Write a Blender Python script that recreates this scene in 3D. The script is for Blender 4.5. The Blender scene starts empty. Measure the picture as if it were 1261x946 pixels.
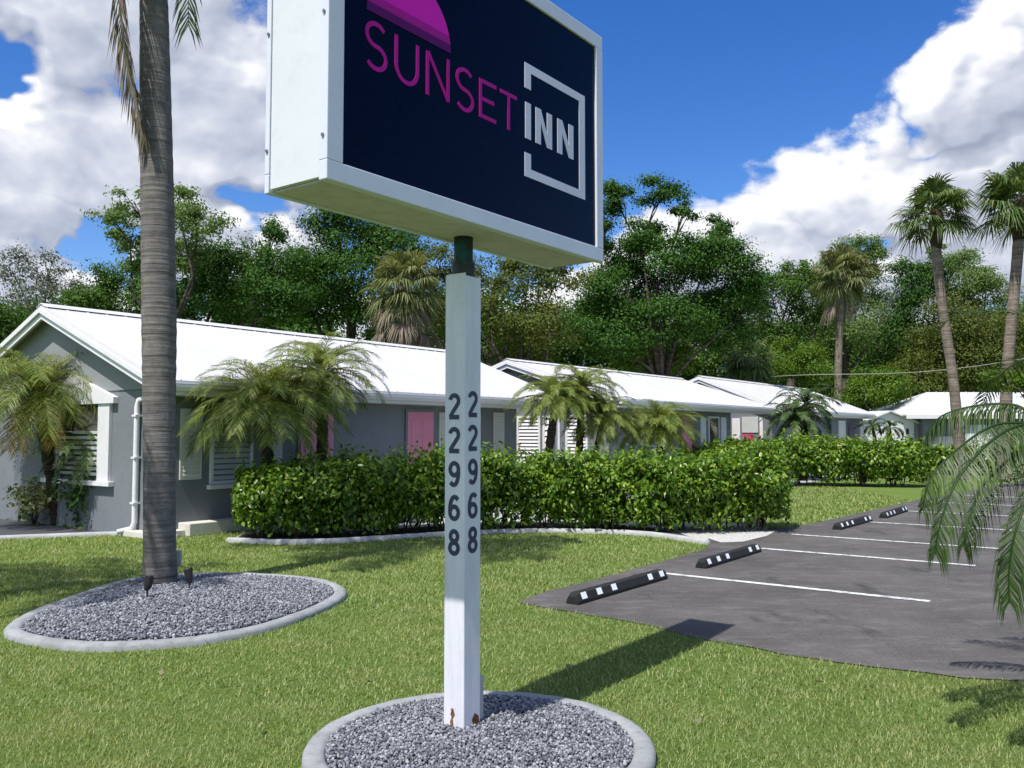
import bpy, bmesh, math, random
import numpy as np
from mathutils import Vector, Matrix
R = math.radians
C = bpy.context.scene.collection
S = bpy.context.scene
rng = np.random.default_rng(7)
random.seed(7)

# ------------------------------------------------------------------ camera
F, CX, CY, H = 1080.0, 630.5, 473.0, 1.6
TH = math.atan(60 / F)
cam = bpy.data.objects.new('camera', bpy.data.cameras.new('camera'))
C.objects.link(cam)
cam.location = (0, 0, H)
cam.rotation_euler = (math.pi / 2 + TH, 0, 0)
cam.data.sensor_width = 36
cam.data.lens = F / 1261 * 36
cam.data.clip_start = 0.05
cam.data.clip_end = 3000
S.camera = cam

# photograph -> place: survey helpers (used only to work out real positions)
def ray(px, py):
    x = (px - CX) / F; y = (CY - py) / F
    return np.array([x, math.cos(TH) - y * math.sin(TH), math.sin(TH) + y * math.cos(TH)])
def at(px, py, Y):
    d = ray(px, py); t = Y / d[1]
    return np.array([d[0] * t, Y, H + d[2] * t])
def G(px, py, h=0.0):
    d = ray(px, py); t = (h - H) / d[2]
    return np.array([d[0] * t, d[1] * t])
AZ = R(36.6)
U = np.array([math.sin(AZ), math.cos(AZ)])      # along the houses and the car park
V = np.array([math.cos(AZ), -math.sin(AZ)])     # from the houses towards the car park
def W(a, b, z=0.0):
    p = a * U + b * V
    return (p[0], p[1], z)
def on_front(px, py, B):
    d = ray(px, py); t = B / (d[:2] @ V)
    return float((d[:2] * t) @ U), float(H + d[2] * t)
def on_gable(px, py, A):
    d = ray(px, py); t = A / (d[:2] @ U)
    return float((d[:2] * t) @ V), float(H + d[2] * t)
GRID_ROT = math.pi / 2 - AZ                     # local x = U, local y = -V

# ------------------------------------------------------------------ materials
MATS = {}
def nodes_of(name):
    m = bpy.data.materials.new(name); m.use_nodes = True
    nt = m.node_tree; nt.nodes.clear()
    out = nt.nodes.new('ShaderNodeOutputMaterial')
    b = nt.nodes.new('ShaderNodeBsdfPrincipled')
    nt.links.new(b.outputs[0], out.inputs[0])
    MATS[name] = m
    return m, nt, b, out
def ramp(nt, stops, fac=None, interp='LINEAR'):
    r = nt.nodes.new('ShaderNodeValToRGB'); r.color_ramp.interpolation = interp
    e = r.color_ramp.elements
    while len(e) < len(stops): e.new(0.5)
    for i, (p, c) in enumerate(stops):
        e[i].position = p; e[i].color = (*c, 1)
    if fac is not None: nt.links.new(fac, r.inputs[0])
    return r
def noise(nt, scale, detail=4, rough=.55, coord='Object', vec=None, stretch=None):
    n = nt.nodes.new('ShaderNodeTexNoise')
    n.inputs['Scale'].default_value = scale; n.inputs['Detail'].default_value = detail
    n.inputs['Roughness'].default_value = rough
    if vec is None:
        if coord == 'World':
            vec = nt.nodes.new('ShaderNodeNewGeometry').outputs['Position']
        else:
            vec = nt.nodes.new('ShaderNodeTexCoord').outputs[coord]
    if stretch:
        mp = nt.nodes.new('ShaderNodeMapping'); mp.inputs['Scale'].default_value = stretch
        nt.links.new(vec, mp.inputs[0]); vec = mp.outputs[0]
    nt.links.new(vec, n.inputs['Vector'])
    return n
def mixc(nt, a, b, fac, mode='MIX'):
    m = nt.nodes.new('ShaderNodeMix'); m.data_type = 'RGBA'; m.blend_type = mode
    for sock, val in ((m.inputs[0], fac), (m.inputs[6], a), (m.inputs[7], b)):
        if isinstance(val, (int, float)): sock.default_value = val
        elif isinstance(val, tuple): sock.default_value = (*val, 1)
        else: nt.links.new(val, sock)
    return m.outputs[2]
def bump(nt, b, h, strength=.3, dist=.02):
    bp = nt.nodes.new('ShaderNodeBump'); bp.inputs['Strength'].default_value = strength
    bp.inputs['Distance'].default_value = dist
    nt.links.new(h, bp.inputs['Height']); nt.links.new(bp.outputs[0], b.inputs['Normal'])
def spec(b, v): b.inputs['Specular IOR Level'].default_value = v

def painted(name, col, rough=.5, var=.12, scale=3.0, grime=None, grime_amt=.35, bmp=.05, bscale=60, metal=0):
    m, nt, b, o = nodes_of(name)
    n = noise(nt, scale, 6, .6)
    c2 = tuple(x * (1 - var) for x in col)
    c = ramp(nt, [(.35, c2), (.65, col)], n.outputs[0]).outputs[0]
    if grime:
        g = noise(nt, scale * 4.3, 8, .7)
        gm = ramp(nt, [(.52, (0, 0, 0)), (.75, (grime_amt,) * 3)], g.outputs[0]).outputs[0]
        c = mixc(nt, c, grime, gm)
    nt.links.new(c, b.inputs['Base Color'])
    b.inputs['Roughness'].default_value = rough; b.inputs['Metallic'].default_value = metal
    if bmp: bump(nt, b, noise(nt, bscale, 3).outputs[0], bmp, .01)
    return m

def leafy(name, cols, rough=.45, trans=.35, sp=.4, patch=None):
    """leaf material: every leaf its own shade, part of the light passes through"""
    m, nt, b, o = nodes_of(name)
    g = nt.nodes.new('ShaderNodeNewGeometry')
    k = len(cols)
    c = ramp(nt, [(i / max(1, k - 1), cc) for i, cc in enumerate(cols)], g.outputs['Random Per Island']).outputs[0]
    if patch:
        n = noise(nt, patch[0], 3, .6, 'World')
        pm = ramp(nt, [(.45, (0, 0, 0)), (.68, (patch[2],) * 3)], n.outputs[0]).outputs[0]
        c = mixc(nt, c, patch[1], pm)
    nt.links.new(c, b.inputs['Base Color'])
    b.inputs['Roughness'].default_value = rough; spec(b, sp)
    t = nt.nodes.new('ShaderNodeBsdfTranslucent')
    br = mixc(nt, c, (1.5, 1.35, .55), 1.0, 'MULTIPLY')
    nt.links.new(br, t.inputs[0])
    ms = nt.nodes.new('ShaderNodeMixShader'); ms.inputs[0].default_value = trans
    nt.links.new(b.outputs[0], ms.inputs[1]); nt.links.new(t.outputs[0], ms.inputs[2])
    nt.links.new(ms.outputs[0], o.inputs[0])
    return m

# lawn soil + turf colour
m, nt, b, o = nodes_of('turf')
n1 = noise(nt, .55, 5, .6, 'World'); n2 = noise(nt, 28, 6, .75, 'World')
c1 = ramp(nt, [(.3, (.085, .155, .028)), (.55, (.135, .21, .048)), (.75, (.21, .22, .07))], n1.outputs[0]).outputs[0]
c2 = ramp(nt, [(.3, (.05, .085, .016)), (.5, (.13, .19, .04)), (.72, (.26, .29, .10))], n2.outputs[0]).outputs[0]
nt.links.new(mixc(nt, c1, c2, .55), b.inputs['Base Color']); b.inputs['Roughness'].default_value = .9; spec(b, .1)
bump(nt, b, n2.outputs[0], .9, .04)

leafy('grass_blade', [(.085, .15, .034), (.15, .238, .058), (.21, .292, .084), (.275, .338, .118), (.38, .40, .18)], .5, .35, .25,
      patch=(1.7, (.40, .39, .19), .42))

# asphalt
m, nt, b, o = nodes_of('asphalt')
n1 = noise(nt, .55, 6, .65, 'World'); n2 = noise(nt, 75, 5, .8, 'World')
n3 = noise(nt, 2.2, 8, .72, 'World', stretch=(1, 2.4, 1))
c = ramp(nt, [(.33, (.062, .058, .054)), (.5, (.085, .080, .0755)), (.68, (.118, .112, .106))], n1.outputs[0]).outputs[0]
c = mixc(nt, c, ramp(nt, [(.34, (.4, .4, .4)), (.5, (1, 1, 1)), (.68, (1.7, 1.65, 1.6))], n2.outputs[0]).outputs[0], .7, 'MULTIPLY')
c = mixc(nt, c, (.16, .15, .145), ramp(nt, [(.5, (0, 0, 0)), (.7, (.7,) * 3)], n3.outputs[0]).outputs[0])
n4 = noise(nt, .9, 5, .6, 'World', stretch=(2.2, .8, 1))
c = mixc(nt, c, (.035, .033, .034), ramp(nt, [(.6, (0, 0, 0)), (.7, (.75,) * 3)], n4.outputs[0]).outputs[0])
nt.links.new(c, b.inputs['Base Color']); b.inputs['Roughness'].default_value = .85; spec(b, .3)
bump(nt, b, n2.outputs[0], .5, .008)

# worn line paint
m, nt, b, o = nodes_of('line_paint')
n2 = noise(nt, 9, 8, .75, 'World')
nt.links.new(ramp(nt, [(.40, (.22, .21, .21)), (.52, (.62, .62, .61)), (.8, (.78, .78, .77))], n2.outputs[0]).outputs[0], b.inputs['Base Color'])
b.inputs['Roughness'].default_value = .7

leafy('gravel_stone', [(.06, .064, .075), (.11, .117, .137), (.165, .175, .20), (.23, .24, .27), (.38, .39, .41)], .8, 0.0, .3)
painted('gravel_base', (.07, .073, .088), .95, .5, 60, bmp=.6, bscale=90)
painted('pale_gravel', (.58, .57, .55), .95, .45, 40, grime=(.2, .18, .15), bmp=.6, bscale=50)
painted('bark_mulch', (.05, .045, .042), .95, .5, 30, bmp=.8, bscale=40)
painted('step_concrete', (.62, .60, .54), .9, .12, 5, grime=(.4, .38, .33), grime_amt=.5, bmp=.25, bscale=80)
painted('concrete', (.40, .41, .41), .9, .22, 5, grime=(.2, .2, .19), grime_amt=.6, bmp=.25, bscale=80)
painted('grey_concrete', (.31, .325, .335), .9, .3, 4, grime=(.13, .13, .12), grime_amt=.8, bmp=.3, bscale=90)
painted('roof_metal', (.60, .60, .615), .5, .06, .8, grime=(.5, .5, .5), grime_amt=.3, bmp=0)
painted('white_trim', (.72, .71, .74), .5, .08, 2, grime=(.5, .49, .45), grime_amt=.3)
painted('white_wall', (.72, .73, .74), .7, .1, 1.2, bmp=.1)
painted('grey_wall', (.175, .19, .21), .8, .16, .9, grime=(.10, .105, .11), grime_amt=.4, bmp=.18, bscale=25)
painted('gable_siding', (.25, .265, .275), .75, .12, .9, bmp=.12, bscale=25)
painted('cream_shutter', (.56, .55, .50), .6, .08, 2)
painted('pink_paint', (.66, .23, .34), .55, .08, 2)
painted('magenta_paint', (.62, .05, .17), .5, .08, 2)
painted('navy_door', (.025, .035, .085), .4, .1, 2)
painted('black_rubber', (.010, .010, .010), .85, .3, 14, bmp=.3, bscale=80)
painted('black_metal', (.014, .014, .015), .5, .2, 10)
painted('reflective_white', (.85, .86, .86), .4, .05, 6, grime=(.5, .5, .5))
painted('bright_white_metal', (.66, .68, .72), .4, .07, 1.5, grime=(.46, .46, .44), grime_amt=.35, bmp=0)
painted('cabinet_frame', (.66, .67, .78), .35, .07, 3, grime=(.5, .52, .53), grime_amt=.3, bmp=0)
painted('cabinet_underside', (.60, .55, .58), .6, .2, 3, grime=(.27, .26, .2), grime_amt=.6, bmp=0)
painted('screw_metal', (.28, .28, .28), .4, .1, 5, metal=.8, bmp=0)
painted('digit_vinyl', (.026, .036, .08), .5, .1, 5, bmp=0)
painted('electric_box', (.42, .43, .44), .5, .1, 6)
painted('wire', (.30, .29, .25), .6, .1, 5, bmp=0)

# post paint: weathered white, rust only at the foot
m, nt, b, o = nodes_of('post_paint')
n1 = noise(nt, 3.0, 6, .7, stretch=(3, 3, .5)); n2 = noise(nt, 30, 6, .7)
c = ramp(nt, [(.3, (.58, .58, .65)), (.6, (.72, .72, .78))], n1.outputs[0]).outputs[0]
c = mixc(nt, c, (.38, .38, .37), ramp(nt, [(.6, (0, 0, 0)), (.75, (.6,) * 3)], n2.outputs[0]).outputs[0])
nt.links.new(c, b.inputs['Base Color']); b.inputs['Roughness'].default_value = .5
m, nt, b, o = nodes_of('rust')
n2 = noise(nt, 45, 6, .7)
nt.links.new(ramp(nt, [(.3, (.035, .018, .012)), (.55, (.20, .075, .025)), (.75, (.42, .24, .12))], n2.outputs[0]).outputs[0], b.inputs['Base Color'])
b.inputs['Roughness'].default_value = .9
# pipe: old green paint and rust
m, nt, b, o = nodes_of('old_pipe')
n1 = noise(nt, 7, 6, .7, stretch=(1, 1, 1))
nt.links.new(ramp(nt, [(.38, (.03, .012, .01)), (.5, (.018, .035, .03)), (.62, (.015, .085, .085))], n1.outputs[0]).outputs[0], b.inputs['Base Color'])
b.inputs['Roughness'].default_value = .6

def plastic(name, col, rough=.16):
    m, nt, b, o = nodes_of(name)
    n1 = noise(nt, 1.3, 3)
    nt.links.new(ramp(nt, [(.3, tuple(x * .8 for x in col)), (.7, col)], n1.outputs[0]).outputs[0], b.inputs['Base Color'])
    b.inputs['Roughness'].default_value = rough; spec(b, .11)
    bump(nt, b, noise(nt, 2.0, 2).outputs[0], .05, .03)
    return m
plastic('sign_navy', (.0015, .003, .016))
plastic('sign_magenta', (.72, .02, .50), .25)
plastic('sign_plum', (.42, .015, .29), .25)
plastic('sign_dark_plum', (.12, .01, .13), .25)
plastic('letter_magenta', (.46, .014, .28), .25)
plastic('letter_white', (.74, .73, .88), .3)

m, nt, b, o = nodes_of('window_glass')
b.inputs['Base Color'].default_value = (.03, .037, .04, 1); b.inputs['Roughness'].default_value = .06; spec(b, .6)
painted('dim_pane', (.16, .17, .175), .3, .1, 3)
painted('blind_slat', (.50, .52, .52), .6, .1, 4)

# bark materials
def bark(name, dark, mid, light, ring_scale, rough=.9):
    m, nt, b, o = nodes_of(name)
    n1 = noise(nt, ring_scale, 5, .6, stretch=(.3, .3, 6.5)); n2 = noise(nt, 9, 6, .7)
    c = ramp(nt, [(.3, dark), (.5, mid), (.72, light)], n1.outputs[0]).outputs[0]
    c = mixc(nt, c, ramp(nt, [(.35, (.6, .58, .56)), (.7, (1.25, 1.25, 1.25))], n2.outputs[0]).outputs[0], .75, 'MULTIPLY')
    nt.links.new(c, b.inputs['Base Color']); b.inputs['Roughness'].default_value = rough; spec(b, .2)
    bump(nt, b, n1.outputs[0], .6, .03)
bark('queen_palm_bark', (.11, .101, .096), (.165, .152, .146), (.225, .209, .20), 4.0)
bark('sabal_bark', (.09, .07, .055), (.20, .165, .135), (.30, .255, .215), 3.0)
bark('date_palm_bark', (.02, .014, .010), (.05, .036, .026), (.10, .075, .055), 8.0)
bark('tree_bark', (.025, .02, .016), (.06, .05, .042), (.14, .12, .105), 1.5)

GREEN = {
 'hedge_leaf': ([(.03, .08, .007), (.06, .14, .010), (.11, .21, .015), (.17, .28, .025), (.27, .36, .045)], .34, .33, .35),
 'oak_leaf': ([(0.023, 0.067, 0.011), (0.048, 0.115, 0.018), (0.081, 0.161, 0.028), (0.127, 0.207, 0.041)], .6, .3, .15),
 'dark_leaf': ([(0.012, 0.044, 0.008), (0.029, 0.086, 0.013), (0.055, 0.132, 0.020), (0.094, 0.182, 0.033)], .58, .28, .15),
 'airy_leaf': ([(0.063, 0.121, 0.032), (0.098, 0.172, 0.046), (0.138, 0.218, 0.060), (0.196, 0.265, 0.092)], .6, .38, .15),
 'olive_leaf': ([(.045, .07, .014), (.08, .115, .022), (.12, .155, .034), (.17, .19, .055)], .6, .34, .15),
 'lime_leaf': ([(.04, .095, .009), (.075, .15, .013), (.11, .195, .02), (.15, .24, .03)], .5, .36, .2),
 'grey_twig_leaf': ([(.07, .085, .06), (.10, .115, .085), (.14, .15, .11)], .6, .25, .2),
 'variegated_leaf': ([(.07, .12, .03), (.14, .19, .05), (.34, .36, .15), (.4, .4, .2)], .4, .3, .4),
 'queen_frond': ([(0.055, 0.094, 0.028), (0.094, 0.138, 0.039), (0.132, 0.165, 0.055)], .4, .25, .5),
 'date_frond': ([(.07, .12, .018), (.125, .185, .03), (.19, .24, .05), (.29, .315, .09)], .45, .32, .25),
 'deep_frond': ([(0.018, 0.045, 0.010), (0.035, 0.075, 0.015), (0.062, 0.106, 0.025), (0.112, 0.150, 0.050)], .45, .2, .3),
 'yellow_frond': ([(.26, .19, .03), (.36, .25, .05), (.22, .2, .05)], .45, .3, .3),
 'dry_frond': ([(.13, .105, .085), (.20, .165, .13), (.29, .25, .20)], .8, .2, .1),
 'sabal_fan': ([(0.036, 0.078, 0.018), (0.065, 0.117, 0.026), (0.111, 0.163, 0.047), (0.182, 0.221, 0.091)], .5, .25, .3),
 'pale_fan': ([(.065, .09, .03), (.11, .14, .05), (.17, .20, .085), (.26, .265, .15)], .55, .28, .2),
}
for k, (c_, r_, t_, s_) in GREEN.items(): leafy(k, c_, r_, t_, s_)

# ------------------------------------------------------------------ mesh helpers
def tag(o, label=None, cat=None, group=None, kind=None):
    if label: o['label'] = label
    if cat: o['category'] = cat
    if group: o['group'] = group
    if kind: o['kind'] = kind
    return o
def empty(name, loc, rotz=0):
    o = bpy.data.objects.new(name, None); C.objects.link(o)
    o.location = loc; o.rotation_euler = (0, 0, rotz); o.empty_display_size = .2
    return o
def link_mesh(name, me, mats, parent=None):
    o = bpy.data.objects.new(name, me)
    for m in (mats if isinstance(mats, (list, tuple)) else [mats]): me.materials.append(MATS[m])
    C.objects.link(o)
    if parent: o.parent = parent
    return o
class MB:
    def __init__(s): s.v = []; s.f = []; s.mi = []
    def add(s, vs, fs, mi=0):
        n = len(s.v); s.v += [tuple(map(float, p)) for p in vs]
        s.f += [tuple(n + i for i in f) for f in fs]; s.mi += [mi] * len(fs)
        return s
    def box(s, x0, x1, y0, y1, z0, z1, mi=0):
        return s.add([(x0, y0, z0), (x1, y0, z0), (x1, y1, z0), (x0, y1, z0), (x0, y0, z1), (x1, y0, z1), (x1, y1, z1), (x0, y1, z1)],
                     [(0, 3, 2, 1), (4, 5, 6, 7), (0, 1, 5, 4), (1, 2, 6, 5), (2, 3, 7, 6), (3, 0, 4, 7)], mi)
    def extrude(s, poly, off, mi=0):
        """3-D polygon moved by off"""
        n = len(poly); p = [np.array(q, float) for q in poly]; off = np.array(off, float)
        vs = p + [q + off for q in p]
        fs = [tuple(range(n))[::-1], tuple(range(n, 2 * n))] + [(i, (i + 1) % n, n + (i + 1) % n, n + i) for i in range(n)]
        return s.add(vs, fs, mi)
    def tube(s, pts, rad, n=8, mi=0, cap=True):
        pts = [np.array(p, float) for p in pts]; k = len(pts)
        if not hasattr(rad, '__len__'): rad = [rad] * k
        vs = []; ref = np.array([.31, .95, .05])
        for i, p in enumerate(pts):
            t = pts[min(i + 1, k - 1)] - pts[max(i - 1, 0)]; t = t / (np.linalg.norm(t) + 1e-9)
            a = np.cross(t, ref); la = np.linalg.norm(a)
            if la < .1: a = np.cross(t, [1, 0, 0]); la = np.linalg.norm(a)
            a /= la; bb = np.cross(t, a)
            for j in range(n):
                q = 2 * math.pi * j / n
                vs.append(p + rad[i] * (math.cos(q) * a + math.sin(q) * bb))
        fs = [(i * n + j, i * n + (j + 1) % n, (i + 1) * n + (j + 1) % n, (i + 1) * n + j) for i in range(k - 1) for j in range(n)]
        if cap: fs += [tuple(range(n))[::-1], tuple((k - 1) * n + j for j in range(n))]
        return s.add(vs, fs, mi)
    def build(s, name, mats, parent=None, smooth=False, bevel=0, loc=None):
        org = np.array(loc if loc is not None else (0, 0, 0), float)
        me = bpy.data.meshes.new(name)
        me.from_pydata([tuple(np.array(p) - org) for p in s.v], [], s.f)
        me.polygons.foreach_set('material_index', s.mi)
        if smooth: me.polygons.foreach_set('use_smooth', [True] * len(s.f))
        bm = bmesh.new(); bm.from_mesh(me); bmesh.ops.recalc_face_normals(bm, faces=bm.faces); bm.to_mesh(me); bm.free()
        o = link_mesh(name, me, mats, parent)
        if loc is not None and parent is None: o.location = loc
        if bevel:
            md = o.modifiers.new('bevel', 'BEVEL'); md.width = bevel; md.segments = 2; md.limit_method = 'ANGLE'; md.angle_limit = R(40)
        return o
def np_mesh(name, V_, faces, mats, parent=None, org=(0, 0, 0), smooth=False, mi=None):
    """V_ (n,3); faces: list of index arrays (k,3) or (k,4)"""
    me = bpy.data.meshes.new(name)
    V_ = np.asarray(V_, float) - np.asarray(org, float)
    me.vertices.add(len(V_)); me.vertices.foreach_set('co', V_.ravel())
    faces = [np.asarray(f, int) for f in faces if len(f)]
    tot = np.concatenate([np.full(len(f), f.shape[1]) for f in faces])
    idx = np.concatenate([f.ravel() for f in faces])
    me.loops.add(len(idx)); me.loops.foreach_set('vertex_index', idx)
    me.polygons.add(len(tot))
    me.polygons.foreach_set('loop_start', np.concatenate([[0], np.cumsum(tot)[:-1]]))
    me.polygons.foreach_set('loop_total', tot)
    if smooth: me.polygons.foreach_set('use_smooth', np.ones(len(tot), bool))
    if mi is not None: me.polygons.foreach_set('material_index', mi)
    me.update(calc_edges=True); me.validate()
    return link_mesh(name, me, mats, parent)
def norm(a): return a / (np.linalg.norm(a, axis=-1, keepdims=True) + 1e-9)
def catmull(P, n=12, closed=True):
    P = np.asarray(P, float); k = len(P); out = []
    rngi = range(k) if closed else range(k - 1)
    for i in rngi:
        g = (lambda j: P[j % k]) if closed else (lambda j: P[min(max(j, 0), k - 1)])
        p0, p1, p2, p3 = g(i - 1), g(i), g(i + 1), g(i + 2)
        for t in np.linspace(0, 1, n, endpoint=False):
            out.append(.5 * (2 * p1 + (p2 - p0) * t + (2 * p0 - 5 * p1 + 4 * p2 - p3) * t * t + (3 * p1 - p0 - 3 * p2 + p3) * t ** 3))
    if not closed: out.append(P[-1])
    return np.array(out)
def inside(poly, X, Y):
    poly = np.asarray(poly); r = np.zeros(len(X), bool); n = len(poly); j = n - 1
    for i in range(n):
        xi, yi = poly[i][:2]; xj, yj = poly[j][:2]
        c = ((yi > Y) != (yj > Y)) & (X < (xj - xi) * (Y - yi) / (yj - yi + 1e-12) + xi)
        r ^= c; j = i
    return r
def offset_loop(P, d):
    P = np.asarray(P)[:, :2]; t = norm(np.roll(P, -1, 0) - np.roll(P, 1, 0)); n = np.stack([t[:, 1], -t[:, 0]], 1)
    area = np.sum(P[:, 0] * np.roll(P[:, 1], -1) - np.roll(P[:, 0], -1) * P[:, 1])
    return P + n * d * (1 if area > 0 else -1)

# ------------------------------------------------------------------ sun, sky, clouds
SUN_AZ, SUN_EL = 33.0, 59.8            # shadows fall towards SUN_AZ (clockwise from +Y)
ld = Vector((math.sin(R(SUN_AZ)) * math.cos(R(SUN_EL)), math.cos(R(SUN_AZ)) * math.cos(R(SUN_EL)), -math.sin(R(SUN_EL))))
sun = bpy.data.objects.new('sun', bpy.data.lights.new('sun', 'SUN')); C.objects.link(sun)
sun.data.energy = 4.0; sun.data.angle = R(.53); sun.data.color = (1, .96, .9)
sun.rotation_euler = ld.to_track_quat('-Z', 'Y').to_euler(); sun.location = (-20, -30, 60)

wd = bpy.data.worlds.new('World'); S.world = wd; wd.use_nodes = True
nt = wd.node_tree; nt.nodes.clear()
N = nt.nodes.new; L = nt.links.new
wo = N('ShaderNodeOutputWorld')
sky = N('ShaderNodeTexSky'); sky.sky_type = 'NISHITA'; sky.sun_disc = False
sky.sun_elevation = R(SUN_EL); sky.sun_rotation = R(180 + SUN_AZ)
sky.air_density = 1.0; sky.dust_density = .3; sky.ozone_density = 3.0
hs = N('ShaderNodeHueSaturation'); hs.inputs['Saturation'].default_value = 1.36; hs.inputs['Value'].default_value = .92; hs.inputs['Hue'].default_value = .515
L(sky.outputs[0], hs.inputs['Color'])
bg1 = N('ShaderNodeBackground'); bg1.inputs[1].default_value = .115; L(hs.outputs[0], bg1.inputs[0])
def math_node(op, a=None, b=None, clamp=False, tree=None):
    n = (tree or nt).nodes.new('ShaderNodeMath'); n.operation = op; n.use_clamp = clamp
    for i, x in enumerate((a, b)):
        if x is None: continue
        if isinstance(x, (int, float)): n.inputs[i].default_value = x
        else: (tree or nt).links.new(x, n.inputs[i])
    return n.outputs[0]
geo = N('ShaderNodeTexCoord'); sp = N('ShaderNodeSeparateXYZ'); L(geo.outputs['Generated'], sp.inputs[0])
azn = math_node('ARCTAN2', sp.outputs[0], sp.outputs[1]); eln = math_node('ARCSINE', sp.outputs[2])
cmb = N('ShaderNodeCombineXYZ'); L(azn, cmb.inputs[0]); L(eln, cmb.inputs[1])
# cumulus banks, in view and added for fill light, given as (azimuth, elevation, half width, half height), radians
CL = [(-.50, .42, .30, .14), (-.42, .27, .26, .10), (-.56, .20, .16, .07), (-.30, .20, .10, .05), (-.33, .33, .12, .12), (-.60, .14, .25, .05),
      (.62, .395, .13, .075), (.52, .245, .24, .075), (.36, .25, .13, .06), (.25, .205, .15, .055), (.63, .28, .16, .10), (.38, .18, .32, .06), (.12, .15, .10, .08),
      (0.0, .10, .8, .05),
      (2.3, .75, .6, .35), (2.9, .4, .5, .25), (-1.25, .45, .4, .25), (-2.1, .55, .6, .35), (-2.8, .8, .5, .4), (-1.6, 1.0, .5, .25), (-.3, .95, .7, .2), (1.0, 1.05, .8, .2), (.50, .335, .10, .05)]  # unseen banks overhead and behind, added to raise fill light; last one is visible
CUTS = [(-.535, .355, .05, .045), (-.295, .245, .055, .035), (.405, .205, .035, .02), (-.45, .195, .04, .02)]
def cloud_group(nm, detail, fine):
    ng = bpy.data.node_groups.new(nm, 'ShaderNodeTree')
    ng.interface.new_socket('P', in_out='INPUT', socket_type='NodeSocketVector')
    ng.interface.new_socket('D', in_out='OUTPUT', socket_type='NodeSocketFloat')
    gi = ng.nodes.new('NodeGroupInput'); go = ng.nodes.new('NodeGroupOutput')
    def gvec(scale, det, rough, dist=0, loc=(3.1, 1.7, .4), out=0):
        n = ng.nodes.new('ShaderNodeTexNoise'); n.inputs['Scale'].default_value = scale; n.inputs['Detail'].default_value = det
        n.inputs['Roughness'].default_value = rough; n.inputs['Distortion'].default_value = dist
        mp = ng.nodes.new('ShaderNodeMapping'); mp.inputs['Scale'].default_value = (1, 1.35, 1); mp.inputs['Location'].default_value = loc
        ng.links.new(gi.outputs[0], mp.inputs[0]); ng.links.new(mp.outputs[0], n.inputs['Vector'])
        return n.outputs[out]
    # warp the bank outlines so that none reads as an ellipse
    wv = ng.nodes.new('ShaderNodeVectorMath'); wv.operation = 'SUBTRACT'; ng.links.new(gvec(9, 3, .55, 0, (7, 2, 1), 1), wv.inputs[0]); wv.inputs[1].default_value = (.5, .5, .5)
    ws = ng.nodes.new('ShaderNodeVectorMath'); ws.operation = 'SCALE'; ng.links.new(wv.outputs[0], ws.inputs[0]); ws.inputs['Scale'].default_value = .14
    wa = ng.nodes.new('ShaderNodeVectorMath'); wa.operation = 'ADD'; ng.links.new(gi.outputs[0], wa.inputs[0]); ng.links.new(ws.outputs[0], wa.inputs[1])
    pos = wa.outputs[0]
    def blob(cx, cy, rx, ry):
        a = ng.nodes.new('ShaderNodeVectorMath'); a.operation = 'SUBTRACT'; ng.links.new(pos, a.inputs[0]); a.inputs[1].default_value = (cx, cy, 0)
        b_ = ng.nodes.new('ShaderNodeVectorMath'); b_.operation = 'MULTIPLY'; ng.links.new(a.outputs[0], b_.inputs[0]); b_.inputs[1].default_value = (1 / rx, 1 / ry, 0)
        l = ng.nodes.new('ShaderNodeVectorMath'); l.operation = 'LENGTH'; ng.links.new(b_.outputs[0], l.inputs[0])
        return math_node('SUBTRACT', 1.0, l.outputs['Value'], tree=ng)
    acc = None
    for c_ in CL:
        bl = math_node('MINIMUM', blob(*c_), .5, tree=ng)
        acc = bl if acc is None else math_node('MAXIMUM', acc, bl, tree=ng)
    for c_ in CUTS:
        bl = math_node('MAXIMUM', blob(*c_), 0, tree=ng)
        acc = math_node('SUBTRACT', acc, math_node('MULTIPLY', bl, 1.1, tree=ng), tree=ng)
    big = math_node('SUBTRACT', gvec(6, detail, .56, .2), .5, tree=ng)
    acc = math_node('ADD', acc, math_node('MULTIPLY', big, 1.5, tree=ng), tree=ng)
    if fine:
        acc = math_node('ADD', acc, math_node('MULTIPLY', math_node('SUBTRACT', gvec(30, 6, .62), .5, tree=ng), .45, tree=ng), tree=ng)
    ng.links.new(acc, go.inputs[0])
    return ng
G_EDGE = cloud_group('cloud_density', 9, True); G_SOFT = cloud_group('cloud_body', 4.2, False)
def dens(grp, off):
    a = N('ShaderNodeVectorMath'); a.operation = 'ADD'; L(cmb.outputs[0], a.inputs[0]); a.inputs[1].default_value = (*off, 0)
    g = N('ShaderNodeGroup'); g.node_tree = grp; L(a.outputs[0], g.inputs[0])
    return g.outputs[0]
D0 = dens(G_EDGE, (0, 0)); S0 = dens(G_SOFT, (0, 0)); D1 = dens(G_SOFT, (-.010, .024)); D2 = dens(G_SOFT, (-.02, .075))
mr = N('ShaderNodeMapRange'); mr.interpolation_type = 'SMOOTHSTEP'; mr.inputs[1].default_value = -.02; mr.inputs[2].default_value = .24; L(D0, mr.inputs[0])
lit = math_node('ADD', math_node('MULTIPLY', math_node('SUBTRACT', S0, D1), 1.35), math_node('MULTIPLY', math_node('SUBTRACT', S0, D2), .28))
lit = math_node('ADD', lit, math_node('MULTIPLY', math_node('SUBTRACT', D0, S0), .25))
lit = math_node('ADD', lit, .56)
cr = N('ShaderNodeValToRGB'); L(lit, cr.inputs[0])
e = cr.color_ramp.elements; e.new(.5); e.new(.5)
for i, (p_, c_) in enumerate([(.12, (.30, .335, .44)), (.44, (.42, .46, .565)), (.68, (.56, .59, .68)), (1.0, (.82, .83, .86))]):
    e[i].position = p_; e[i].color = (*c_, 1)
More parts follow.
